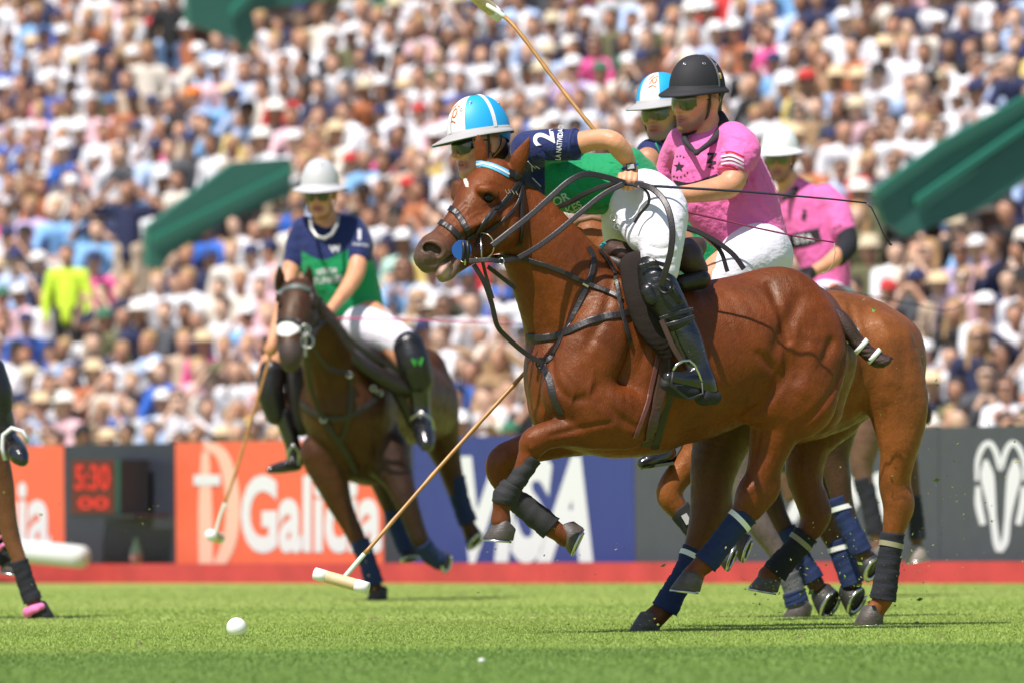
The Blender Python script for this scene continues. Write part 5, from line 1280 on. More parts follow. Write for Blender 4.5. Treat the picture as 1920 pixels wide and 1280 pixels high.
MB().tube([P(1070, 428, D2 - .02), P(1085, 414, D2 - .09), P(1110, 408, D2 - .10), P(1135, 414, D2 - .09), P(1150, 430, D2 - .02)], .012, 8, flat=1).build('headpiece', mat('tan_leather', (.22, .11, .06), .6), bt2, True)

# ================================================================== dark pony with navy bandages
D3 = 52.0
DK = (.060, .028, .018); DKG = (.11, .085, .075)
h3 = thing('horse', 'dark brown polo pony behind the light bay one, navy bandages on all four legs', 'horse', P(1550, 1150, D3))
B = Body(D3)
B.ch([(1330, 690, .0, 95), (1450, 700, .05, 105), (1560, 690, .1, 98), (1610, 700, .15, 80)], k=.05, col=DK)
B.ch([(1330, 660, 0, 60), (1250, 560, 0, 50), (1200, 500, 0, 36), (1170, 540, 0, 30), (1150, 590, -.05, 22)], k=.04, col=DK)
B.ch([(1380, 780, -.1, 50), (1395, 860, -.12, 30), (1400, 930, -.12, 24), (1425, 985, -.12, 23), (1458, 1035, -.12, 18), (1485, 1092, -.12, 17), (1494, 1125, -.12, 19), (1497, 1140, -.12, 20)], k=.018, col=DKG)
B.ch([(1400, 800, .2, 46), (1430, 880, .2, 28), (1448, 945, .2, 23), (1470, 990, .2, 18), (1505, 1050, .2, 15), (1530, 1095, .2, 17)], k=.018, col=DK)
B.ch([(1560, 770, -.1, 56), (1562, 850, -.1, 32), (1572, 900, -.1, 24), (1580, 940, -.1, 20), (1600, 1000, -.1, 16), (1620, 1040, -.1, 17)], k=.018, col=DK)
B.ch([(1540, 790, .2, 60), (1540, 880, .2, 32), (1548, 950, .2, 28), (1556, 990, .2, 24), (1580, 1040, .2, 18), (1600, 1090, .2, 18)], k=.018, col=DK)
B.build('body', COAT, .012, h3, DK, .02)
hoof(h3, 1496, 1156, D3, -.12, dirpx(180, -.2), dirpx(-88), 1.0, HOOFM)
dkhoof = mat('dark_hoof', (.02, .018, .016), .6, vary=.3)
hoof(h3, 1556, 1130, D3, .2, dirpx(120, -.3), dirpx(-150, .5), 1.15, dkhoof)
hoof(h3, 1636, 1064, D3, -.1, dirpx(100, -.3), dirpx(-150, .5), 1.0, dkhoof)
hoof(h3, 1606, 1124, D3, .2, dirpx(120, -.3), dirpx(-150, .5), 1.1, dkhoof)
wrap(h3, [(1478, 1075, -.12, 20), (1490, 1110, -.12, 20), (1496, 1135, -.12, 22)], D3, mat('grey_bandage', (.09, .09, .10), .9), turns=4)
wrap(h3, [(1488, 1108, -.12, 22), (1495, 1132, -.12, 23)], D3, NAVYB, turns=2)
wrap(h3, [(1470, 992, .2, 22), (1500, 1044, .2, 20), (1526, 1088, .2, 22)], D3, NAVYB, turns=6)
wrap(h3, [(1571, 930, -.1, 22), (1588, 975, -.1, 20), (1616, 1035, -.1, 21)], D3, NAVYB, turns=7, tape=.2)
wrap(h3, [(1570, 1010, .2, 24), (1585, 1055, .2, 22), (1600, 1095, .2, 23)], D3, NAVYB, turns=6, tape=.22)

# ================================================================== pony of the farthest pink rider
D4 = 64.0
G4 = (.16, .085, .06)
h4 = thing('horse', 'farthest brown polo pony, only its wrapped legs and tail tip visible behind the tan rump', 'horse', P(1680, 1100, D4))
B = Body(D4)
B.ch([(1480, 660, 0, 78), (1560, 668, .1, 84), (1640, 670, .2, 80), (1672, 680, .2, 60)], k=.05, col=G4)
B.ch([(1500, 640, 0, 44), (1490, 560, -.1, 30), (1478, 520, -.2, 22), (1462, 550, -.3, 20), (1450, 590, -.4, 15)], k=.04, col=G4)
B.ch([(1625, 740, -.05, 52), (1622, 820, -.1, 32), (1616, 870, -.1, 22), (1622, 910, -.1, 17), (1636, 970, -.1, 14), (1645, 1010, -.1, 14), (1645, 1030, -.1, 14)], k=.018, col=G4)
B.ch([(1670, 740, .2, 50), (1695, 820, .2, 24), (1708, 890, .2, 16), (1716, 960, .2, 13), (1718, 1010, .2, 13)], k=.018, col=(.10, .05, .035))
B.ch([(1500, 740, .1, 40), (1500, 830, .1, 24), (1470, 880, .1, 20), (1480, 930, .1, 12)], k=.018, col=G4)
B.build('body', COAT, .014, h4, G4, .02)
hoof(h4, 1645, 1046, D4, -.1, dirpx(180, -.3), dirpx(-92), 1.0); hoof(h4, 1719, 1050, D4, .2, dirpx(90, -.5), dirpx(-100), 1.1, mat('pale_hoof', (.28, .23, .20), .6))
wrap(h4, [(1617, 895, -.1, 19), (1632, 950, -.1, 17), (1642, 1000, -.1, 18)], D4, BLACKBD, turns=7); wrap(h4, [(1712, 930, .2, 15), (1718, 975, .2, 15), (1720, 1010, .2, 16)], D4, BLACKBD, turns=6)
tb = Body(D4); tb.ch([(1690, 700, .3, 14), (1715, 745, .3, 13), (1733, 770, .3, 14), (1738, 785, .3, 10)], k=.02); tb.build('tail', TAILM, .01, h4, (.05, .02, .012))
MB().tube([P(1722, 755, D4 + .3), P(1727, 762, D4 + .3)], .048, 12).build('tail_tie', WTAPE, h4, True)

# ================================================================== pink captain
DP = 47.7
r2 = thing('person', 'rider in pink jersey and black helmet with a red and white armband', 'person', P(1400, 480, DP))
M2 = headM(1304, 194, DP, 44, 3, 2, 1.04)
STUB = (.24, .12, .08)
B = Body(DP); add_head(B, M2, 1.06, SK, STUB, .006)
B.ch([(1314, 215, .01, 29), (1324, 245, .02, 33), (1332, 275, .03, 40)], k=.03, col=SK)
B.ch([(1335, 290, .05, 44, .7), (1365, 360, .05, 56, .6), (1400, 440, .05, 46, .6)], k=.04, col=SK)
B.ch([(1388, 282, -.06, 20), (1382, 305, -.14, 24), (1376, 335, -.19, 24), (1362, 350, -.21, 24), (1330, 358, -.25, 21), (1290, 364, -.29, 17), (1240, 366, -.32, 13), (1205, 366, -.34, 14)], k=.02, col=SK)
B.ch([(1262, 290, .2, 24), (1235, 350, .3, 20), (1190, 370, .1, 15)], k=.02, col=SK)
B.ch([(1420, 465, -.05, 44), (1350, 510, -.2, 34), (1290, 600, -.2, 26), (1260, 760, -.2, 20), (1240, 860, -.2, 14)], k=.03, col=SK)
B.ch([(1420, 465, .1, 44), (1360, 530, .35, 34), (1330, 640, .4, 24), (1310, 800, .4, 16)], k=.03, col=SK)
B.build('body', SKIN, .0042, r2, SK, .004)
eyes(r2, M2, 1.06)
hr = Body(); hr.lc([(0, .055, .03, .084), (0, .074, -.03, .058)], M2, k=.03); hr.lc([(0, -.08, -.02, .13)], M2, k=.01, cut=True); hr.build('hair', HAIRD, .006, r2, (.03, .02, .01))
BLKH = mat('helmet_black', (.014, .014, .017), .75, bumps=((260, .0008, 2, (1, 1, 1)),)); GRY = mat('stripe_grey', (.16, .16, .17), .5)
h_2 = helmet(r2, M2, [BLKH], BLKH, None, z0=.056, vents=[(-78, 48), (-20, 48), (20, 45)], ry=.126, rx=.104, hz=.140, vis=.052, side=.024)
V = []; F = []
for k in range(25):
    a = rad(k * 180 / 24)
    for q in (-1, 1): V.append(tuple(M2 @ Vector((.1058 * math.cos(a), .030 + .005 * q, .066 + .1320 * math.sin(a) ** .93))))
mesh('stripe', V, [(2 * k, 2 * k + 1, 2 * k + 3, 2 * k + 2) for k in range(24)], GRY, h_2)
emblem_on(M2, h_2, 18, 22, .35, mat('gold', (.6, .4, .1), .4), hz=.140, ry=.126, z0=.056)
chinstrap(r2, M2); glasses(r2, M2, LENS_Y)
S = Body(DP)
S.ch([(1326, 280, .04, 44, .9), (1338, 300, .02, 70, .75), (1350, 340, .02, 90, .68), (1378, 388, .02, 84, .72), (1402, 425, .02, 66, .85)], k=.03, col=PINK)
S.ch([(1374, 262, -.04, 34), (1390, 282, -.12, 37), (1378, 305, -.16, 35)], k=.035, col=PINK); S.ch([(1282, 270, .10, 34), (1264, 300, .18, 30), (1256, 328, .2, 26)], k=.03, col=PINK)
for pts in ([(1300, 330, -.30, 3), (1340, 370, -.30, 4), (1400, 430, -.28, 4)], [(1420, 310, -.22, 3), (1430, 360, -.24, 4), (1440, 410, -.24, 4)], [(1395, 330, -.27, 3), (1405, 370, -.28, 5), (1425, 420, -.26, 4)], [(1280, 320, -.28, 3), (1300, 360, -.28, 3), (1330, 400, -.27, 3)], [(1345, 380, -.30, 3), (1370, 410, -.30, 4), (1390, 440, -.28, 3)]): S.ch(pts, k=.025, cut=True)
S.ch([(1408, 436, .02, 66, .9), (1412, 444, .02, 64, .9)], k=.01, col=PINK)
anatomy(S, DP, h=.010, cuts=[([(1290, 300), (1300, 340), (1330, 372)], 2.0, .012), ([(1405, 320), (1412, 360), (1440, 400)], 2.4, .014), ([(1340, 370), (1360, 400), (1396, 420)], 2.2, .012), ([(1380, 372), (1400, 400), (1436, 416)], 2.0, .012), ([(1262, 350), (1290, 372), (1320, 386)], 1.8, .01), ([(1370, 258), (1400, 268), (1416, 290)], 1.8, .01), ([(1350, 270), (1362, 292), (1348, 312)], 1.8, .01), ([(1424, 320), (1440, 352), (1452, 392)], 1.8, .01)],
        adds=[([(1298, 310), (1310, 345), (1338, 370)], 2, .01), ([(1412, 330), (1424, 370), (1446, 400)], 2.4, .012), ([(1350, 384), (1372, 408), (1404, 424)], 2, .01), ([(1392, 350), (1402, 380), (1424, 404)], 2, .01)])
sh2_ = S.build('jersey', CLOTH, .005, r2, PINK, .004)
T2 = bvh(sh2_)
S = Body(DP); S.ch([(1286, 246, -.02, 6), (1284, 262, -.06, 6), (1296, 278, -.12, 5), (1306, 288, -.17, 3)], k=.02); S.ch([(1350, 216, .04, 9), (1356, 234, -.0, 12), (1348, 252, -.06, 10), (1332, 268, -.11, 6), (1316, 280, -.15, 5), (1306, 288, -.17, 3)], k=.02); S.build('collar', mat('collar_black', (.02, .018, .022), .8), .005, r2, (.02, .02, .02))
BLP = mat('black_print', (.018, .015, .02), .7); REDP = mat('red_band', (.55, .012, .02), .7)
def star(cx, cy, R_, r_=.4): return [(cx + (R_ if k % 2 == 0 else R_ * r_) * math.sin(math.pi * k / 5), cy - (R_ if k % 2 == 0 else R_ * r_) * math.cos(math.pi * k / 5)) for k in range(10)]
st5 = star(1273, 313, 11)
decal_poly(T2, [[st5[i] for i in (9, 0, 1)], [st5[i] for i in (1, 2, 3)], [st5[i] for i in (3, 4, 5)], [st5[i] for i in (5, 6, 7)], [st5[i] for i in (7, 8, 9)], [st5[i] for i in (1, 3, 5, 7, 9)]], 'star', BLP, r2, .005, DP - .3)
decal_text(T2, 'Z', 1334, 297, 20, 2, BLP, r2, bold=.05, narrow=1.0, depth=DP - .3); decal_text(T2, 'N', 1333, 310, 12, 92, BLP, r2, bold=.04, depth=DP - .3)
def bandpoly(tree, top, bot, name, m, parent, off, depth, n=8):
    A = catmull(top, n); Bq = catmull(bot, n); polys = [[tuple(A[i]), tuple(A[i + 1]), tuple(Bq[i + 1]), tuple(Bq[i])] for i in range(min(len(A), len(Bq)) - 1)]
    return decal_poly(tree, polys, name, m, parent, off, depth)
bandpoly(T2, [(1262, 338), (1290, 343), (1318, 336), (1345, 326)], [(1268, 348), (1292, 353), (1320, 346), (1348, 336)], 'chest_band', BLP, r2, .004, DP - .3)
bandpoly(T2, [(1392, 330), (1398, 332), (1402, 336)], [(1390, 342), (1396, 344), (1401, 342)], 'chest_band', BLP, r2, .004, DP - .3)
bandpoly(T2, [(1352, 286), (1372, 284), (1396, 294)], [(1343, 318), (1368, 316), (1394, 328)], 'armband', REDP, r2, .004, DP - .4)
for k in range(3): bandpoly(T2, [(1352, 292 + 7 * k), (1373, 290 + 7 * k), (1395, 300 + 7 * k)], [(1351, 295.5 + 7 * k), (1372, 293.5 + 7 * k), (1395, 303.5 + 7 * k)], 'armband_stripe', WHITEP, r2, .007, DP - .4)
for (x0, y0) in ((1262, 296), (1268, 293), (1274, 292), (1280, 294), (1262, 330), (1268, 332), (1275, 331), (1282, 328), (1287, 323), (1256, 322)): decal_poly(T2, [[(x0, y0), (x0 + 3, y0 - .5), (x0 + 3, y0 + 2), (x0, y0 + 2.5)]], 'print', BLP, r2, .004, DP - .3)
S = Body(DP); S.ch([(1408, 462, .02, 66, .9), (1422, 480, .0, 66, .9)], k=.03); S.ch([(1420, 478, -.08, 60), (1380, 505, -.18, 50), (1330, 550, -.2, 38)], k=.04); S.ch([(1420, 478, .15, 56), (1370, 540, .35, 42)], k=.04)
for pts in ([(1360, 470, -.30, 3), (1400, 480, -.36, 4), (1450, 470, -.26, 3)], [(1370, 500, -.38, 3), (1410, 495, -.36, 4), (1460, 500, -.26, 3)]): S.ch(pts, k=.02, cut=True)
S.build('breeches', WHITEC, .0065, r2, (.8, .8, .8))
S = Body(DP); S.ch([(1300, 590, -.2, 34), (1270, 680, -.2, 30), (1252, 780, -.2, 26), (1240, 845, -.2, 20)], k=.02); S.ch([(1250, 850, -.2, 18), (1222, 862, -.26, 15), (1205, 868, -.28, 11)], k=.02); S.build('boot', BOOTB, .007, r2, (.02, .02, .02))
MB().box(P(1232, 872, DP - .24), dirpx(-8) * .07, dirpx(82) * .006, fwd * .045).build('sole', mat('green_black_sole', (.03, .045, .02), .7), r2)
w2 = thing('whip', 'thin maroon whip held by the rider in the black helmet, with a looped lash', 'whip', P(1285, 397, DP - .4))
WM = mat('whip_maroon', (.20, .02, .06), .4)
MB().tube([P(1200, 368, DP - .36), P(1285, 397, DP - .36), P(1400, 424, DP - .36), P(1500, 445, DP - .36), P(1564, 455, DP - .36)], [.005, .005, .004, .0035, .003], 8).build('shaft', WM, w2, True)
MB().tube([P(x, y, DP - .36) for x, y in [(1564, 455), (1566, 475), (1562, 495), (1553, 508), (1542, 514), (1536, 508), (1538, 500)]], .0018, 6).build('lash', mat('lash_pale', (.35, .25, .18), .6), w2, True)
rn2 = thing('reins', 'black reins looping from the hands of the rider in the black helmet', 'reins', P(1300, 440, DP - .3))
ribbon('rein', free([(1283, 425, -.42), (1310, 436, -.42), (1345, 455, -.42), (1375, 478, -.42), (1395, 505, -.42)], DP), .022, .004, LEATH, rn2); ribbon('rein', free([(1283, 428, -.40), (1320, 442, -.40), (1350, 470, -.40), (1364, 510, -.40)], DP), .018, .004, LEATH, rn2)
sd2 = thing('saddle', 'dark saddle under the rider in the black helmet, mostly hidden', 'saddle', P(1420, 540, DP))
S = Body(DP); S.ch([(1350, 560, -.1, 30, 1.6), (1420, 560, .02, 30, 1.8), (1480, 540, .05, 26, 1.6)], k=.03); S.build('seat', BROWNL, .01, sd2, (.03, .02, .02))

# ================================================================== navy rider behind him
DN = 50.2
r3 = thing('person', 'bearded rider in navy jersey and blue and white helmet half hidden behind the pink captain', 'person', P(1280, 520, DN))
M3 = headM(1240, 216, DN, 26, 2, -4, 1.02)
GB = (.27, .18, .14)
B = Body(DN); add_head(B, M3, 1.02, SKD, GB, .004)
B.ch([(1250, 245, .03, 26), (1258, 285, .05, 34)], k=.03, col=SKD); B.ch([(1262, 300, .05, 46), (1290, 420, .05, 50), (1330, 520, .05, 46)], k=.04, col=SKD)
B.ch([(1215, 300, -.1, 24), (1210, 380, -.16, 20), (1270, 430, -.3, 16), (1300, 470, -.3, 15)], k=.02, col=SKD); B.ch([(1310, 300, .2, 24), (1330, 380, .2, 20), (1300, 460, .1, 15)], k=.02, col=SKD)
B.ch([(1340, 540, -.1, 38), (1300, 620, -.2, 28), (1310, 740, -.2, 20), (1320, 850, -.2, 14)], k=.03, col=SKD); B.ch([(1340, 540, .1, 38), (1330, 620, .3, 28), (1340, 740, .3, 18)], k=.03, col=SKD)
B.build('body', SKIN, .005, r3, SKD, .004); eyes(r3, M3, 1.02)
hr = Body(); hr.lc([(0, .055, .03, .090), (0, .072, -.02, .068)], M3, k=.03); hr.lc([(0, -.08, -.02, .13)], M3, k=.01, cut=True); hr.build('hair', HAIRD, .007, r3, (.03, .02, .01))
h_3 = helmet(r3, M3, [WH, SKY], GREYH, ghm, lambda a, el: 1 if math.cos(a) < -.45 or math.cos(a) > .45 else 0, z0=.050, vis=.066, side=.036)
emblem_on(M3, h_3, -80, 45, 1.2, ORG, hz=.135, ry=.130, z0=.05)
chinstrap(r3, M3); glasses(r3, M3, LENS_Y)
S = Body(DN)
S.ch([(1255, 295, .05, 46, .9), (1262, 340, .05, 66, .8), (1290, 420, .05, 66, .8), (1325, 500, .05, 56, .9)], k=.03, col=NAVY); S.ch([(1222, 290, -.05, 30), (1212, 330, -.1, 28)], k=.03, col=NAVY); S.ch([(1300, 285, .15, 30), (1318, 330, .2, 28)], k=.03, col=NAVY)
def j3(V, C):
    d = (V - np.array(CAM)); dep = d @ np.array(fwd); Y = 640 - FPX * (d @ np.array(upv)) / dep
    return np.where((Y > 372)[:, None], np.array(GREEN_), np.array(NAVY))
S.build('jersey', CLOTH, .006, r3, NAVY, .004, j3)
MB().tube([P(x, y, DN - .12) for x, y in [(1229, 268), (1236, 285), (1252, 296)]], .004, 6).build('collar', mat('collar_green', (.01, .22, .10), .7), r3, True)
S = Body(DN); S.ch([(1335, 530, .03, 56), (1310, 590, -.15, 42)], k=.04); S.ch([(1335, 530, .1, 50), (1330, 600, .25, 38)], k=.04); S.build('breeches', WHITEC, .009, r3, (.8, .8, .8))
S = Body(DN); S.ch([(1302, 620, -.2, 32), (1310, 740, -.2, 26), (1318, 840, -.2, 20), (1290, 862, -.25, 14)], k=.02); S.ch([(1330, 620, .3, 30), (1340, 740, .3, 22), (1345, 810, .3, 18)], k=.02); S.build('boot', BOOTB, .009, r3, (.02, .02, .02))

# ================================================================== white-helmet pink rider
DW = 64.0
r4 = thing('person', 'rider in pink jersey and white helmet with black elbow pad and glove', 'person', P(1540, 560, DW))
M4 = headM(1462, 300, DW, 12, 2, 0, 1.02)
B = Body(DW); add_head(B, M4, 1.02, (.44, .21, .12), (.30, .15, .10))
B.ch([(1472, 330, .02, 20), (1485, 360, .03, 24)], k=.03, col=SK); B.ch([(1495, 375, .05, 26, .7), (1525, 440, .05, 36, .6), (1550, 530, .05, 30, .6)], k=.04, col=SK)
B.ch([(1560, 375, -.02, 18), (1586, 425, -.08, 17), (1584, 462, -.14, 16), (1556, 492, -.25, 14), (1528, 508, -.32, 11), (1510, 518, -.34, 13)], k=.02, col=SK); B.ch([(1462, 385, .05, 18), (1440, 450, .0, 15), (1470, 510, -.2, 12)], k=.02, col=SK)
B.ch([(1560, 560, -.1, 30), (1510, 590, -.3, 22), (1500, 680, -.3, 18), (1480, 800, -.3, 12), (1478, 862, -.3, 10)], k=.03, col=SK); B.ch([(1570, 560, .1, 30), (1610, 600, .2, 22), (1615, 700, .2, 16)], k=.03, col=SK)
B.build('body', SKIN, .007, r4, SK, .004); eyes(r4, M4, 1.02)
WHH = mat('helmet_gloss_white', (.80, .80, .80), .35)
h_4 = helmet(r4, M4, [WHH], WHH, mat('brim_under_dark', (.03, .03, .03), .8), z0=.050, vis=.050, side=.036, vents=[(-110, 48), (-70, 48)], hz=.14)
chinstrap(r4, M4); glasses(r4, M4, LENS_Y)
S = Body(DW)
S.ch([(1492, 362, .03, 30, .9), (1508, 392, .03, 46, .8), (1528, 440, .03, 52, .75), (1548, 500, .03, 46, .8), (1555, 535, .03, 40, .9)], k=.03, col=PINK); S.ch([(1548, 372, .0, 26), (1568, 395, -.03, 27), (1580, 428, -.08, 24)], k=.03, col=PINK); S.ch([(1468, 378, .08, 22), (1458, 405, .05, 20)], k=.03, col=PINK)
for pts in ([(1500, 480, -.18, 2), (1530, 500, -.18, 3), (1560, 540, -.16, 3)], [(1540, 440, -.18, 2), (1560, 480, -.16, 3), (1566, 520, -.14, 3)]): S.ch(pts, k=.02, cut=True)
sh4 = S.build('jersey', CLOTH, .007, r4, PINK, .004); T4 = bvh(sh4)
S = Body(DW); S.ch([(1496, 340, .04, 8), (1492, 358, -.04, 8), (1470, 372, -.10, 5)], k=.02); S.build('collar', mat('collar_black'), .007, r4, (.02, .02, .02))
decal_text(T4, 'Z', 1508, 400, 12, 4, BLP, r4, bold=.05, depth=DW - .2); decal_text(T4, 'N', 1507, 409, 9, 94, BLP, r4, bold=.05, depth=DW - .2)
bandpoly(T4, [(1478, 440), (1505, 435), (1535, 428)], [(1482, 466), (1510, 462), (1540, 452)], 'chest_band', BLP, r4, .005, DW - .2)
decal_text(T4, 'STA', 1507, 448, 16, -10, WHITEP, r4, bold=.04, off=.01, depth=DW - .2); decal_text(T4, 'LA NA', 1570, 425, 5, -25, BLP, r4, bold=.03, off=.006, depth=DW - .2)
S = Body(DW); S.ch([(1587, 438, -.1, 19), (1588, 462, -.14, 20), (1572, 482, -.19, 18)], k=.02); S.build('elbow_pad', BLACKBD, .007, r4, (.02, .02, .02))
S = Body(DW); S.ch([(1520, 512, -.33, 13), (1508, 519, -.35, 14)], k=.01)
for q in range(4): S.ch([(1500 + 6 * q, 510 + q, -.37, 4.2), (1499 + 6 * q, 520 + q, -.40, 4.2), (1502 + 6 * q, 527 + q, -.37, 3.6)], k=.004)
S.ch([(1514, 508, -.36, 4.5), (1504, 506, -.38, 4)], k=.005); S.build('glove', LEATH, .0045, r4, (.02, .02, .02))
S = Body(DW); S.ch([(1556, 556, .03, 42), (1540, 570, -.15, 34), (1512, 590, -.3, 28), (1506, 640, -.3, 22)], k=.04); S.ch([(1566, 560, .1, 38), (1605, 600, .2, 26)], k=.04); S.build('breeches', WHITEC, .009, r4, (.8, .8, .8))
S = Body(DW); S.ch([(1504, 650, -.3, 22), (1490, 760, -.3, 17), (1480, 840, -.3, 14)], k=.02); S.ch([(1480, 862, -.3, 15), (1470, 872, -.34, 14), (1464, 876, -.36, 10)], k=.02); S.build('boot', BOOTB, .008, r4, (.02, .02, .02))
w4 = thing('whip', 'thin black whip of the white-helmeted rider, crossing over the tan rump', 'whip', P(1520, 535, DW - .35))
MB().tube([P(1505, 525, DW - .36), P(1560, 543, DW - .36), P(1660, 560, DW - .36), P(1770, 583, DW - .36)], [.005, .005, .004, .003], 6).build('shaft', WHM, w4, True)
MB().tube([P(x, y, DW - .36) for x, y in [(1770, 583), (1790, 578), (1805, 572), (1816, 558)]], .0028, 6).build('lash', WHM, w4, True)

# ================================================================== grey-helmeted rider and his bay
DL = 65.0
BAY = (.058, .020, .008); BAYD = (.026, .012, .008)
h5 = thing('horse', 'dark bay polo pony with a white snip cantering toward the camera under the grey-helmeted rider', 'horse', P(700, 1124, DL))
B = Body(DL)
B.ch([(650, 768, -.2, 84, 1.0), (668, 822, -.1, 76, 1.1), (690, 850, .0, 60, 1.2)], k=.05, col=BAY)
B.ch([(650, 755, -.1, 86), (700, 740, .2, 90), (760, 750, .7, 84), (795, 765, 1.0, 66)], k=.06, col=BAY)
B.ch([(790, 700, .9, 50), (812, 760, 1.1, 48), (826, 820, 1.2, 36), (842, 870, 1.2, 24), (852, 905, 1.2, 20), (862, 940, 1.2, 15), (876, 980, 1.2, 14), (884, 998, 1.2, 16)], k=.03, col=BAY)
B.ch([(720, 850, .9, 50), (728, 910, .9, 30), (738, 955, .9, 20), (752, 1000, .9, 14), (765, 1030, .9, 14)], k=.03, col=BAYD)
B.ch([(572, 572, -.7, 30, .8), (604, 630, -.5, 44, .8), (628, 700, -.35, 60, .8), (648, 760, -.25, 74, .9)], k=.05, col=BAY)
B.ch([(560, 555, -.78, 34), (552, 590, -.86, 33), (545, 630, -.94, 26), (544, 664, -1.0, 22), (546, 680, -1.0, 18)], k=.03, col=(.05, .022, .012))
B.ch([(572, 600, -.82, 26), (566, 634, -.86, 20)], k=.03, col=(.06, .032, .022))
B.ch([(524, 556, -.84, 8), (532, 565, -.84, 8)], k=.02, col=BAYD); B.ch([(590, 560, -.84, 8), (582, 570, -.86, 8)], k=.02, col=BAYD)
for s_, x in ((-1, 526), (1, 578)): B.ch([(x, 545, -.74, 9, .6), (x + 1 * s_, 522, -.78, 10, .6), (x + 2 * s_, 498, -.80, 3, .6)], k=.012, col=BAYD)
B.ch([(532, 668, -1.08, 4), (534, 674, -1.08, 4)], k=.008, cut=True, col=(.01, .005, .005)); B.ch([(558, 664, -1.07, 4), (557, 670, -1.07, 4)], k=.008, cut=True, col=(.01, .005, .005))
B.ch([(608, 850, -.2, 46, .8), (622, 900, -.2, 32), (638, 945, -.2, 23), (655, 980, -.2, 18), (666, 1002, -.2, 17), (682, 1040, -.2, 13), (698, 1085, -.2, 13), (705, 1108, -.2, 15)], k=.02, col=BAY)
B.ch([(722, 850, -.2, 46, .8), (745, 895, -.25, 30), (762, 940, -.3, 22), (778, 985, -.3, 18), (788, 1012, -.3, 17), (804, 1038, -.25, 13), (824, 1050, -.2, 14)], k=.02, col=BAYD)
for pts in ([(655, 800, -.45, 6), (660, 850, -.4, 8), (670, 890, -.3, 6)], [(610, 790, -.45, 4), (630, 840, -.42, 5)], [(720, 790, -.4, 5), (710, 850, -.38, 6)]): B.ch(pts, k=.05, cut=True)
def f5(V, C):
    d = (V - np.array(CAM)); dep = d @ np.array(fwd); X = 960 + FPX * (d @ np.array(rgt)) / dep; Y = 640 - FPX * (d @ np.array(upv)) / dep
    w = (((X - 540) / 25) ** 2 + ((Y - 613 + .15 * (X - 540)) / 16) ** 2 < 1) & (dep < DL - .7); C[w] = (.85, .84, .82)
    w = (((X - 546) / 34) ** 2 + ((Y - 666) / 28) ** 2 < 1) & (dep < DL - .7); C[w] = C[w] * .3 + np.array((.06, .05, .05)) * .7
    return C
anatomy(B, DL, cuts=[([(640, 790), (652, 840), (668, 880)], 5, .04), ([(600, 700), (612, 760), (620, 800)], 4, .03), ([(700, 800), (706, 840), (712, 880)], 5, .04)], adds=[([(620, 820), (628, 860)], 14, .05), ([(690, 820), (688, 860)], 14, .05), ([(740, 800), (748, 860)], 12, .05)])
hb5 = B.build('body', COAT, .0095, h5, BAY, .02, f5); T5 = bvh(hb5)
for x in (526, 588): ball('eye', surf_at(T5, x, 575, -.01), .02, EYEM, h5, 8)
hoof(h5, 708, 1124, DL, -.2, dirpx(150, -.7), dirpx(-90), 1.0, dkhoof); hoof(h5, 836, 1052, DL, -.2, dirpx(20, -.5), dirpx(-170, .5), .95); hoof(h5, 892, 1012, DL, 1.2, dirpx(60, -.5), dirpx(-140, .4), 1.0, dkhoof); hoof(h5, 770, 1046, DL, .9, dirpx(120, -.6), dirpx(-100, .3), .95, dkhoof)
wrap(h5, [(674, 1012, -.2, 19), (690, 1055, -.2, 17), (702, 1095, -.2, 19)], DL, NAVYB, turns=7); wrap(h5, [(790, 1014, -.3, 18), (806, 1038, -.25, 18), (826, 1050, -.2, 19)], DL, NAVYB, turns=4)
wrap(h5, [(852, 895, 1.2, 21), (864, 940, 1.2, 18), (878, 980, 1.2, 19)], DL, NAVYB, turns=6); wrap(h5, [(736, 950, .9, 20), (750, 1000, .9, 17), (764, 1032, .9, 18)], DL, NAVYB, turns=6)
tb = Body(DL); tb.ch([(835, 690, 1.5, 14), (848, 720, 1.5, 11)], k=.02)
tk5 = thing('bridle', 'black bridle and breastplate on the dark bay pony', 'bridle', P(560, 600, DL - .8))
strap('browband', [(522, 552), (538, 541), (560, 538), (582, 545)], .028, mat('grey_green_leather', (.09, .11, .10), .5), tk5, T5, .006)
strap('noseband', [(518, 608), (530, 600), (548, 600), (566, 612), (574, 622)], .024, LEATH, tk5, T5, .006)
strap('cheekpiece', [(586, 552), (590, 580), (584, 610), (574, 632)], .022, LEATH, tk5, T5, .006); strap('cheekpiece', [(522, 556), (516, 580), (518, 606)], .02, LEATH, tk5, T5, .006)
ring(tk5, P(576, 640, DL - 1.0), .035, .005, None, STEEL, 'bit_ring'); ring(tk5, P(572, 618, DL - 1.0), .028, .005, None, STEEL, 'bit_ring'); MB().tube([P(573, 612, DL - 1.0), P(572, 668, DL - 1.0)], .007, 6).build('bit_shank', STEEL, tk5)
strap('throat_strap', [(600, 560), (598, 600), (584, 640), (580, 660)], .02, LEATH, tk5, T5, .008)
strap('breastplate_strap', [(566, 755), (600, 778), (640, 784), (680, 765), (716, 738)], .032, LEATH, tk5, T5, .008)
strap('breastplate_strap', [(656, 705), (658, 750), (652, 790), (640, 820), (628, 815), (606, 786)], .024, LEATH, tk5, T5, .008); strap('belly_strap', [(606, 786), (630, 820), (655, 860), (668, 890)], .034, LEATH, tk5, T5, .008)
ribbon('martingale', free([(574, 666, -.98), (580, 710, -.8), (594, 760, -.68), (608, 786, -.62)], DL), .026, .005, LEATH, tk5); ribbon('martingale', free([(585, 650, -.95), (615, 690, -.75), (655, 700, -.6)], DL), .02, .004, LEATH, tk5)
for (x, y) in ((655, 702), (606, 786), (700, 727), (712, 736)): ring(tk5, surf_at(T5, x, y, .02, DL - .6), .016, .005, None, STEEL, 'buckle', 10)
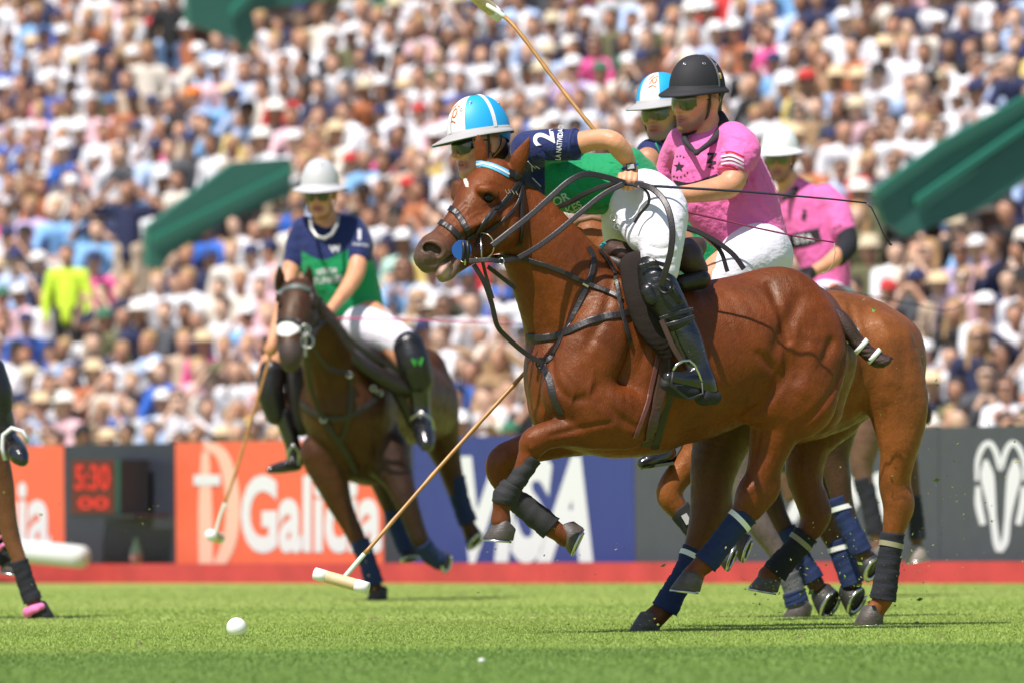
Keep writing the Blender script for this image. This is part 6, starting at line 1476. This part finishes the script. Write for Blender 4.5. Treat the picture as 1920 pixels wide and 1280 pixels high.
rn5 = thing('reins', 'black reins from the dark bay pony up to the hand of the grey-helmeted rider', 'reins', P(620, 620, DL - .7))
ribbon('rein', free([(578, 640, -1.0), (592, 618, -.9), (610, 600, -.75)], DL), .022, .004, LEATH, rn5); ribbon('rein', free([(612, 596, -.72), (632, 616, -.7), (654, 650, -.68), (686, 690, -.62), (712, 706, -.55)], DL), .024, .005, LEATH, rn5)
ribbon('rein', free([(622, 600, -.70), (660, 640, -.66), (700, 668, -.6), (740, 690, -.5), (765, 706, -.4)], DL), .026, .005, LEATH, rn5)
sd5 = thing('saddle', 'black polo saddle with teal pad under the grey-helmeted rider', 'saddle', P(700, 680, DL - .1))
S = Body(DL); S.ch([(628, 640, -.42, 12, 1.5), (660, 660, -.36, 20, 1.5), (700, 680, -.25, 26, 1.5), (745, 700, -.1, 28, 1.4), (782, 705, .1, 24, 1.2)], k=.03); S.ch([(640, 655, -.46, 13), (690, 690, -.44, 15), (740, 720, -.38, 16), (772, 732, -.34, 14)], k=.015); S.ch([(745, 700, -.30, 26, .5), (770, 750, -.28, 26, .5), (780, 790, -.26, 18, .5)], k=.02); S.ch([(545, 680, .1, 16), (560, 740, .1, 24), (566, 800, .1, 18)], k=.02)
S.build('seat', LEATH, .010, sd5, (.03, .02, .02)); S = Body(DL); S.ch([(612, 622, -.48, 9), (634, 650, -.46, 9), (655, 678, -.42, 7)], k=.02); S.build('saddle_pad', mat('teal_felt'), .009, sd5, (0, 0, 0))
r5 = thing('person', 'rider in navy and green jersey and light grey helmet cantering toward the camera', 'person', P(680, 620, DL))
M5 = headM(600, 368, DL - .12, 10, 4, 0, 1.04)
B = Body(DL); add_head(B, M5, 1.04, SK, SK)
B.ch([(606, 395, -.05, 20), (612, 420, -.02, 25)], k=.03, col=SK); B.ch([(618, 440, .0, 38), (634, 500, .0, 42), (660, 580, .05, 40)], k=.04, col=SK)
B.ch([(672, 440, .0, 20), (672, 475, -.08, 18), (667, 512, -.16, 17), (648, 545, -.28, 14), (622, 578, -.42, 10), (612, 588, -.46, 12, .8)], k=.02, col=SK)
hand(B, DL, [(602, 582), (606, 588), (611, 593), (617, 596)], [(598, 590), (602, 597), (608, 602), (614, 603)], -.49, -.52, 3.8, [(612, 584, -.46, 5), (604, 580, -.50, 4.5)])
B.ch([(560, 440, .05, 20), (548, 500, .0, 17), (530, 570, -.1, 14), (512, 640, -.2, 11), (508, 654, -.2, 13)], k=.02, col=SK)
B.ch([(690, 600, -.05, 38), (735, 640, -.25, 30), (775, 690, -.35, 26), (786, 760, -.3, 18), (795, 810, -.35, 12)], k=.03, col=SK); B.ch([(650, 620, .1, 38), (560, 650, .1, 28), (505, 700, .1, 24), (540, 800, .1, 16), (550, 860, .1, 12)], k=.03, col=SK)
B.build('body', SKIN, .006, r5, SK, .004); eyes(r5, M5, 1.04)
LGH = mat('helmet_light_grey', (.50, .50, .51), .55)
h_5 = helmet(r5, M5, [LGH], LGH, mat('brim_under_dark'), z0=.050, vis=.052, side=.046, vents=[(-110, 52), (-70, 52)], hz=.158, ry=.122, rx=.106)
glasses(r5, M5, LENS_D); chinstrap(r5, M5)
nb = M5 @ Vector((0, 0, 0)); MB().tube([P(x, y, DL + z) for x, y, z in [(582, 412, -.16), (584, 430, -.22), (594, 444, -.26), (608, 448, -.27), (622, 440, -.25), (631, 424, -.20), (634, 404, -.12)]], .010, 8).build('neck_chain', mat('chain', (.5, .5, .48), .4, metal=.5), r5, True)
S = Body(DL)
S.ch([(616, 438, .0, 34, .9), (620, 458, .0, 60, .72), (634, 500, .0, 68, .72), (654, 550, .02, 60, .8), (670, 582, .04, 50, .9)], k=.03, col=NAVY); S.ch([(660, 432, .0, 28), (672, 455, -.04, 27), (673, 480, -.08, 24)], k=.03, col=NAVY); S.ch([(572, 432, .02, 26), (560, 460, .03, 25), (554, 488, .02, 23)], k=.03, col=NAVY)
for pts in ([(600, 540, -.2, 2), (640, 530, -.22, 3), (690, 500, -.2, 3)], [(620, 565, -.2, 2), (660, 550, -.22, 3), (700, 540, -.16, 3)], [(640, 585, -.2, 2), (680, 570, -.2, 3)]): S.ch(pts, k=.02, cut=True)
def j5(V, C):
    d = (V - np.array(CAM)); dep = d @ np.array(fwd); X = 960 + FPX * (d @ np.array(rgt)) / dep; Y = 640 - FPX * (d @ np.array(upv)) / dep
    g = (Y > 462 + 26 * np.exp(-((X - 605) / 40) ** 2)) & ~((X > 652) & (Y < 490)) & ~((X < 566) & (Y < 500)); return np.where(g[:, None], np.array(GREEN_), np.array(NAVY))
sh5 = S.build('jersey', CLOTH, .0065, r5, NAVY, .004, j5); TJ5 = bvh(sh5)
decal_text(TJ5, '1', 674, 440, 20, 0, WHITEP, r5, bold=.06, depth=DL - .3); decal_text(TJ5, 'LA NATIVIDAD', 677, 459, 5, 6, WHITEP, r5, bold=.02, narrow=.7, depth=DL - .3)
decal_text(TJ5, 'W', 628, 467, 14, -8, WHITEP, r5, bold=.03, depth=DL - .3); decal_text(TJ5, 'SEÑOR', 613, 508, 13, -6, WHITEP, r5, bold=.03, narrow=.9, depth=DL - .3); decal_text(TJ5, 'TUNKES', 615, 525, 13, -6, WHITEP, r5, bold=.03, narrow=.9, depth=DL - .3)
S = Body(DL); S.ch([(676, 600, .04, 44, .9), (700, 612, .0, 42)], k=.03); S.ch([(680, 610, -.08, 40), (720, 625, -.22, 36), (758, 645, -.32, 30)], k=.04); S.ch([(650, 625, .1, 36), (580, 650, .1, 30), (520, 680, .1, 22)], k=.04)
S.build('breeches', WHITEC, .008, r5, (.8, .8, .8))
S = Body(DL); S.ch([(766, 650, -.36, 30), (776, 680, -.38, 31), (786, 712, -.36, 27)], k=.01); S.build('knee_guard', PADB, .008, r5, (.02, .02, .02)); S = Body(DL); S.ch([(510, 695, .06, 24), (508, 735, .06, 26), (518, 775, .08, 22)], k=.01); S.build('knee_guard', PADB, .008, r5, (.02, .02, .02))
WG = mat('logo_green', (.05, .5, .06), .5); TT = None
MB().tube([P(773, 672, DL - .50), P(778, 684, DL - .50), P(782, 674, DL - .51), P(788, 684, DL - .50), P(792, 670, DL - .50)], .006, 5).build('emblem', WG, r5)
S = Body(DL); S.ch([(784, 715, -.35, 22), (788, 760, -.33, 19), (790, 790, -.35, 17)], k=.02); S.ch([(792, 795, -.38, 20), (796, 815, -.50, 19), (800, 832, -.56, 14)], k=.02); S.build('boot', BOOTB, .008, r5, (.02, .02, .02)); S = Body(DL); S.ch([(530, 775, .08, 18), (548, 830, .08, 15), (552, 862, .08, 14)], k=.02); S.ch([(555, 870, .06, 13), (525, 876, .03, 11), (506, 880, .0, 7)], k=.02); S.build('boot', BOOTB, .008, r5, (.02, .02, .02))
for (pts) in ([(770, 800, -.4), (772, 782, -.45), (790, 772, -.5), (808, 784, -.48), (814, 806, -.44)], [(542, 868, .0), (541, 845, -.04), (550, 832, -.06), (560, 846, -.04), (560, 870, .0)]):
    s_ = thing('stirrup', 'steel stirrup on the ' + ('left boot, under the green knee emblem, of the grey-helmeted rider' if pts[0][0] > 700 else 'right boot of the grey-helmeted rider, over the orange board'), 'stirrup', P(pts[0][0], pts[0][1], DL - .3))
    MB().tube([P(p[0], p[1], DL + p[2]) for p in pts], .008, 8).build('arch', STEEL, s_, True)
w5 = thing('whip', 'thin pink whip held level by the grey-helmeted rider', 'whip', P(620, 597, DL - .5))
MB().tube([P(604, 596, DL - .52), P(740, 599, DL - .5), P(860, 603, DL - .48), P(985, 607, DL - .46)], [.006, .005, .004, .003], 6).build('shaft', mat('whip_pink', (.55, .08, .22), .4), w5, True)
mallet('polo mallet of the grey-helmeted rider hanging before the orange board', [(403, 1005, -.3), (412, 970, -.28), (440, 890, -.25), (470, 790, -.22), (500, 690, -.2), (512, 645, -.2)], DL, (.2, .1, 1), taped=.2, hr_=.03)

# ================================================================== player cut by the left edge
DE = 55.3
h6 = thing('horse', 'bay polo pony cut by the frame edge, pink tape on its black boots', 'horse', P(70, 1158, DE))
B = Body(DE)
B.ch([(-420, 720, .2, 110), (-300, 720, .1, 125), (-160, 715, .0, 125), (-110, 700, .0, 95)], k=.05, col=BAY)
B.ch([(-60, 780, -.1, 46), (-22, 850, -.1, 36), (0, 905, -.1, 26), (10, 960, -.1, 20), (22, 1010, -.1, 17), (38, 1055, -.1, 14), (52, 1100, -.1, 14), (64, 1130, -.1, 15), (72, 1144, -.1, 16)], k=.02, col=(.16, .065, .03))
B.ch([(-80, 800, .15, 46), (-60, 900, .15, 28), (-45, 960, .15, 24), (-10, 1010, .1, 17), (10, 1040, .1, 17), (18, 1052, .1, 17)], k=.02, col=BAY)
B.ch([(-110, 660, 0, 60), (-60, 560, -.1, 44), (-40, 520, -.1, 34), (-60, 580, -.1, 26), (-70, 620, -.1, 18)], k=.04, col=BAY)
B.ch([(-430, 780, .1, 70), (-440, 900, .1, 36), (-420, 980, .1, 24), (-400, 1100, .1, 16), (-405, 1140, .1, 16)], k=.03, col=BAY)
B.build('body', COAT, .011, h6, BAY, .02)
hoof(h6, 77, 1157, DE, -.1, dirpx(0, -.5), dirpx(-92), 1.0, dkhoof); hoof(h6, 24, 1074, DE, .1, dirpx(10, -.4), dirpx(-80), 1.1)
hoof(h6, -400, 1158, DE, .1, dirpx(0, -.4), dirpx(-90), 1.0, dkhoof)
wrap(h6, [(36, 1050, -.1, 17), (50, 1095, -.1, 17), (62, 1126, -.1, 19)], DE, BLACKBD, turns=6); wrap(h6, [(-14, 1005, .1, 20), (6, 1034, .1, 21), (16, 1048, .1, 22)], DE, BLACKBD, turns=4)
for pts in ([(50, 1146, -.13, 8), (62, 1140, -.16, 7), (78, 1136, -.15, 7)], ): 
    S = Body(DE); S.ch(pts, k=.01); S.ch([(52, 1156, -.12, 7), (58, 1146, -.16, 6), (70, 1142, -.17, 5)], k=.01); S.build('bell_boot', PINKM, .006, h6, (.8, .2, .4))
for r_ in ([(-6, 1010, .06), (4, 1004, .02), (16, 1006, .0), (24, 1016, .02), (27, 1030, .04)], [(-6, 1034, .04), (6, 1020, .0), (18, 1022, -.01), (25, 1036, .0)]): MB().tube([P(p[0], p[1], DE + p[2]) for p in r_], .010, 8).build('tape', PINKM, h6, True)
r6 = thing('person', 'rider cut off by the photo edge, only black boot and knee guard showing', 'person', P(-60, 700, DE))
B = Body(DE); B.ch([(-110, 620, 0, 40), (-20, 700, -.2, 28), (0, 780, -.2, 18), (25, 835, -.2, 12)], k=.03, col=SK); B.ch([(-110, 620, 0, 50), (-120, 480, 0, 60), (-120, 420, 0, 50), (-115, 370, 0, 22)], k=.04, col=SK)
B.ch([(-160, 430, 0, 24), (-180, 520, 0, 20), (-120, 580, -.2, 16)], k=.03, col=SK); B.ch([(-80, 430, -.1, 24), (-70, 520, -.1, 20), (-100, 580, -.2, 16)], k=.03, col=SK); M6 = headM(-115, 340, DE, -40, 0); add_head(B, M6, 1.0, SK)
B.build('body', SKIN, .008, r6, SK, .004); helmet(r6, M6, [WHH], WHH, mat('brim_under_dark'), z0=.05)
S = Body(DE); S.ch([(-120, 400, 0, 60), (-120, 500, 0, 78, .8), (-112, 600, 0, 60)], k=.04); S.build('jersey', CLOTH, .012, r6, PINK, .01)
S = Body(DE); S.ch([(-112, 620, 0, 60), (-30, 690, -.2, 34)], k=.04); S.build('breeches', WHITEC, .012, r6, (.8, .8, .8))
S = Body(DE); S.ch([(-22, 700, -.2, 34), (-8, 740, -.2, 32), (0, 775, -.2, 22)], k=.01); S.ch([(-2, 770, -.2, 22), (12, 820, -.2, 18)], k=.02); S.build('knee_guard', PADB, .009, r6, (.02, .02, .02))
S = Body(DE); S.ch([(0, 770, -.2, 24), (14, 810, -.2, 17), (20, 830, -.25, 16)], k=.02); S.ch([(22, 832, -.30, 20), (34, 850, -.42, 19), (42, 862, -.46, 12)], k=.02); S.build('boot', BOOTB, .007, r6, (.02, .02, .02))
s_ = thing('stirrup', 'white stirrup iron around the black boot at the edge of the photo', 'stirrup', P(30, 830, DE - .4))
MB().tube([P(p[0], p[1], DE + p[2]) for p in [(10, 862, -.40), (4, 838, -.40), (6, 815, -.40), (22, 802, -.40), (42, 808, -.42), (54, 828, -.42)]], .011, 8).build('arch', mat('white_iron', (.7, .7, .7), .4), s_, True)

# ================================================================== ball, small things on the grass
bl = ball('polo_ball', P(443.5, 1175.5, 46.2), .0412, mat('ball_white', (.80, .80, .79), .45, bumps=((60, .0012, 2, (1, 1, 1)),)), None, 28)
tag(bl, 'white polo ball lying on the grass ahead of the mallet head', 'ball')
pc = P(903, 1242, .485 / ((1244 - 963) / FPX)); pc.z = .012
tag(ball('pebble', pc, .010, mat('pebble_white', (.7, .7, .68), .6), None, 5, (1.2, 1, .8)), 'tiny white crumb lying alone in the dark mown stripe', 'crumb')
V = []; F = []
def clod(x, y, d, s_):
    c = P(x, y, d); a = Vector(RNG.normal(size=3)).normalized(); b = a.orthogonal(); b.rotate(Matrix.Rotation(RNG.uniform(0, 6), 3, a)); k_ = len(V)
    V.extend([tuple(c + a * s_), tuple(c + b * s_ * .5), tuple(c - a * s_), tuple(c - b * s_ * .5), tuple(c + a.cross(b) * s_ * .3)]); F.extend([(k_, k_ + 1, k_ + 4), (k_ + 1, k_ + 2, k_ + 4), (k_ + 2, k_ + 3, k_ + 4), (k_ + 3, k_, k_ + 4)])
for (cx, cy, sx_, sy_, n_, dd) in ((1620, 1090, 70, 55, 190, 47.8), (1760, 950, 90, 120, 90, 49), (1480, 1095, 60, 30, 80, 47.9), (1225, 1168, 40, 12, 30, 46.5), (1100, 1080, 120, 60, 22, 46.3), (200, 980, 90, 90, 26, 54), (1660, 700, 90, 120, 30, 47.4), (940, 1060, 60, 40, 8, 46.2), (700, 1080, 60, 30, 8, 60)):
    for _ in range(n_): clod(cx + RNG.normal() * sx_, min(1170, cy + RNG.normal() * sy_), dd + RNG.normal() * .5, RNG.uniform(.0025, .008) * (2.2 if RNG.random() < .08 else 1))
n = len(F); mi = [int(RNG.random() < .4) for _ in range(n // 4) for _ in range(4)]
tag(mesh('turf_debris', V, F, [mat('grass_scrap', (.13, .24, .03), .8), mat('soil_scrap', (.30, .24, .10), .9)], smooth=False, mi=mi), 'bits of grass and soil kicked up around the hooves', 'debris', kind='stuff')

def where_turf(x, y):
    names = {212: 'left of the ball, near edge', 385: 'below the orange board', 868: 'below the V of the blue board', 935: 'under the lifted front hoof', 1110: 'below the right end of the blue board', 700: 'right of the ball, under the mallet head', 262: 'left of the ball, nearest the dark stripe',
             1340: 'right of the planted hind hoof', 1500: 'between the two planted hind hooves', 1720: 'right of the light bay hind hoof', 1765: 'near the dark stripe below the ram emblem', 560: 'under the end of the orange board', 1000: 'left of the planted chestnut hoof'}
    return names[x]
for (x, y, w_) in ((212, 1192, 16), (385, 1106, 12), (868, 1112, 18), (935, 1108, 12), (1110, 1118, 9), (700, 1160, 22), (262, 1208, 16), (1340, 1190, 14), (1500, 1195, 20), (1720, 1170, 24), (1765, 1196, 14), (560, 1125, 10), (1000, 1150, 12)):
    hz_ = 972 - 18 * x / 1920; d = CAM_H / ((y - hz_) / FPX); c = P(x, y, d); V = []; F = []; n = 9
    for k in range(n):
        a = 2 * math.pi * k / n; r_ = RNG.uniform(.6, 1.1); V.append((c.x + w_ / FPX * d * .5 * r_ * math.cos(a), c.y + .16 * r_ * math.sin(a), .001))
    V.append((c.x, c.y, .014)); F = [(k, (k + 1) % n, n) for k in range(n)]
    tag(mesh('divot', V, F, mat('divot_soil', (.14, .13, .045), .95, vary=.4, vscale=40), smooth=False), 'small trampled divot in the turf ' + where_turf(x, y), 'divot', 'divots torn in the turf')
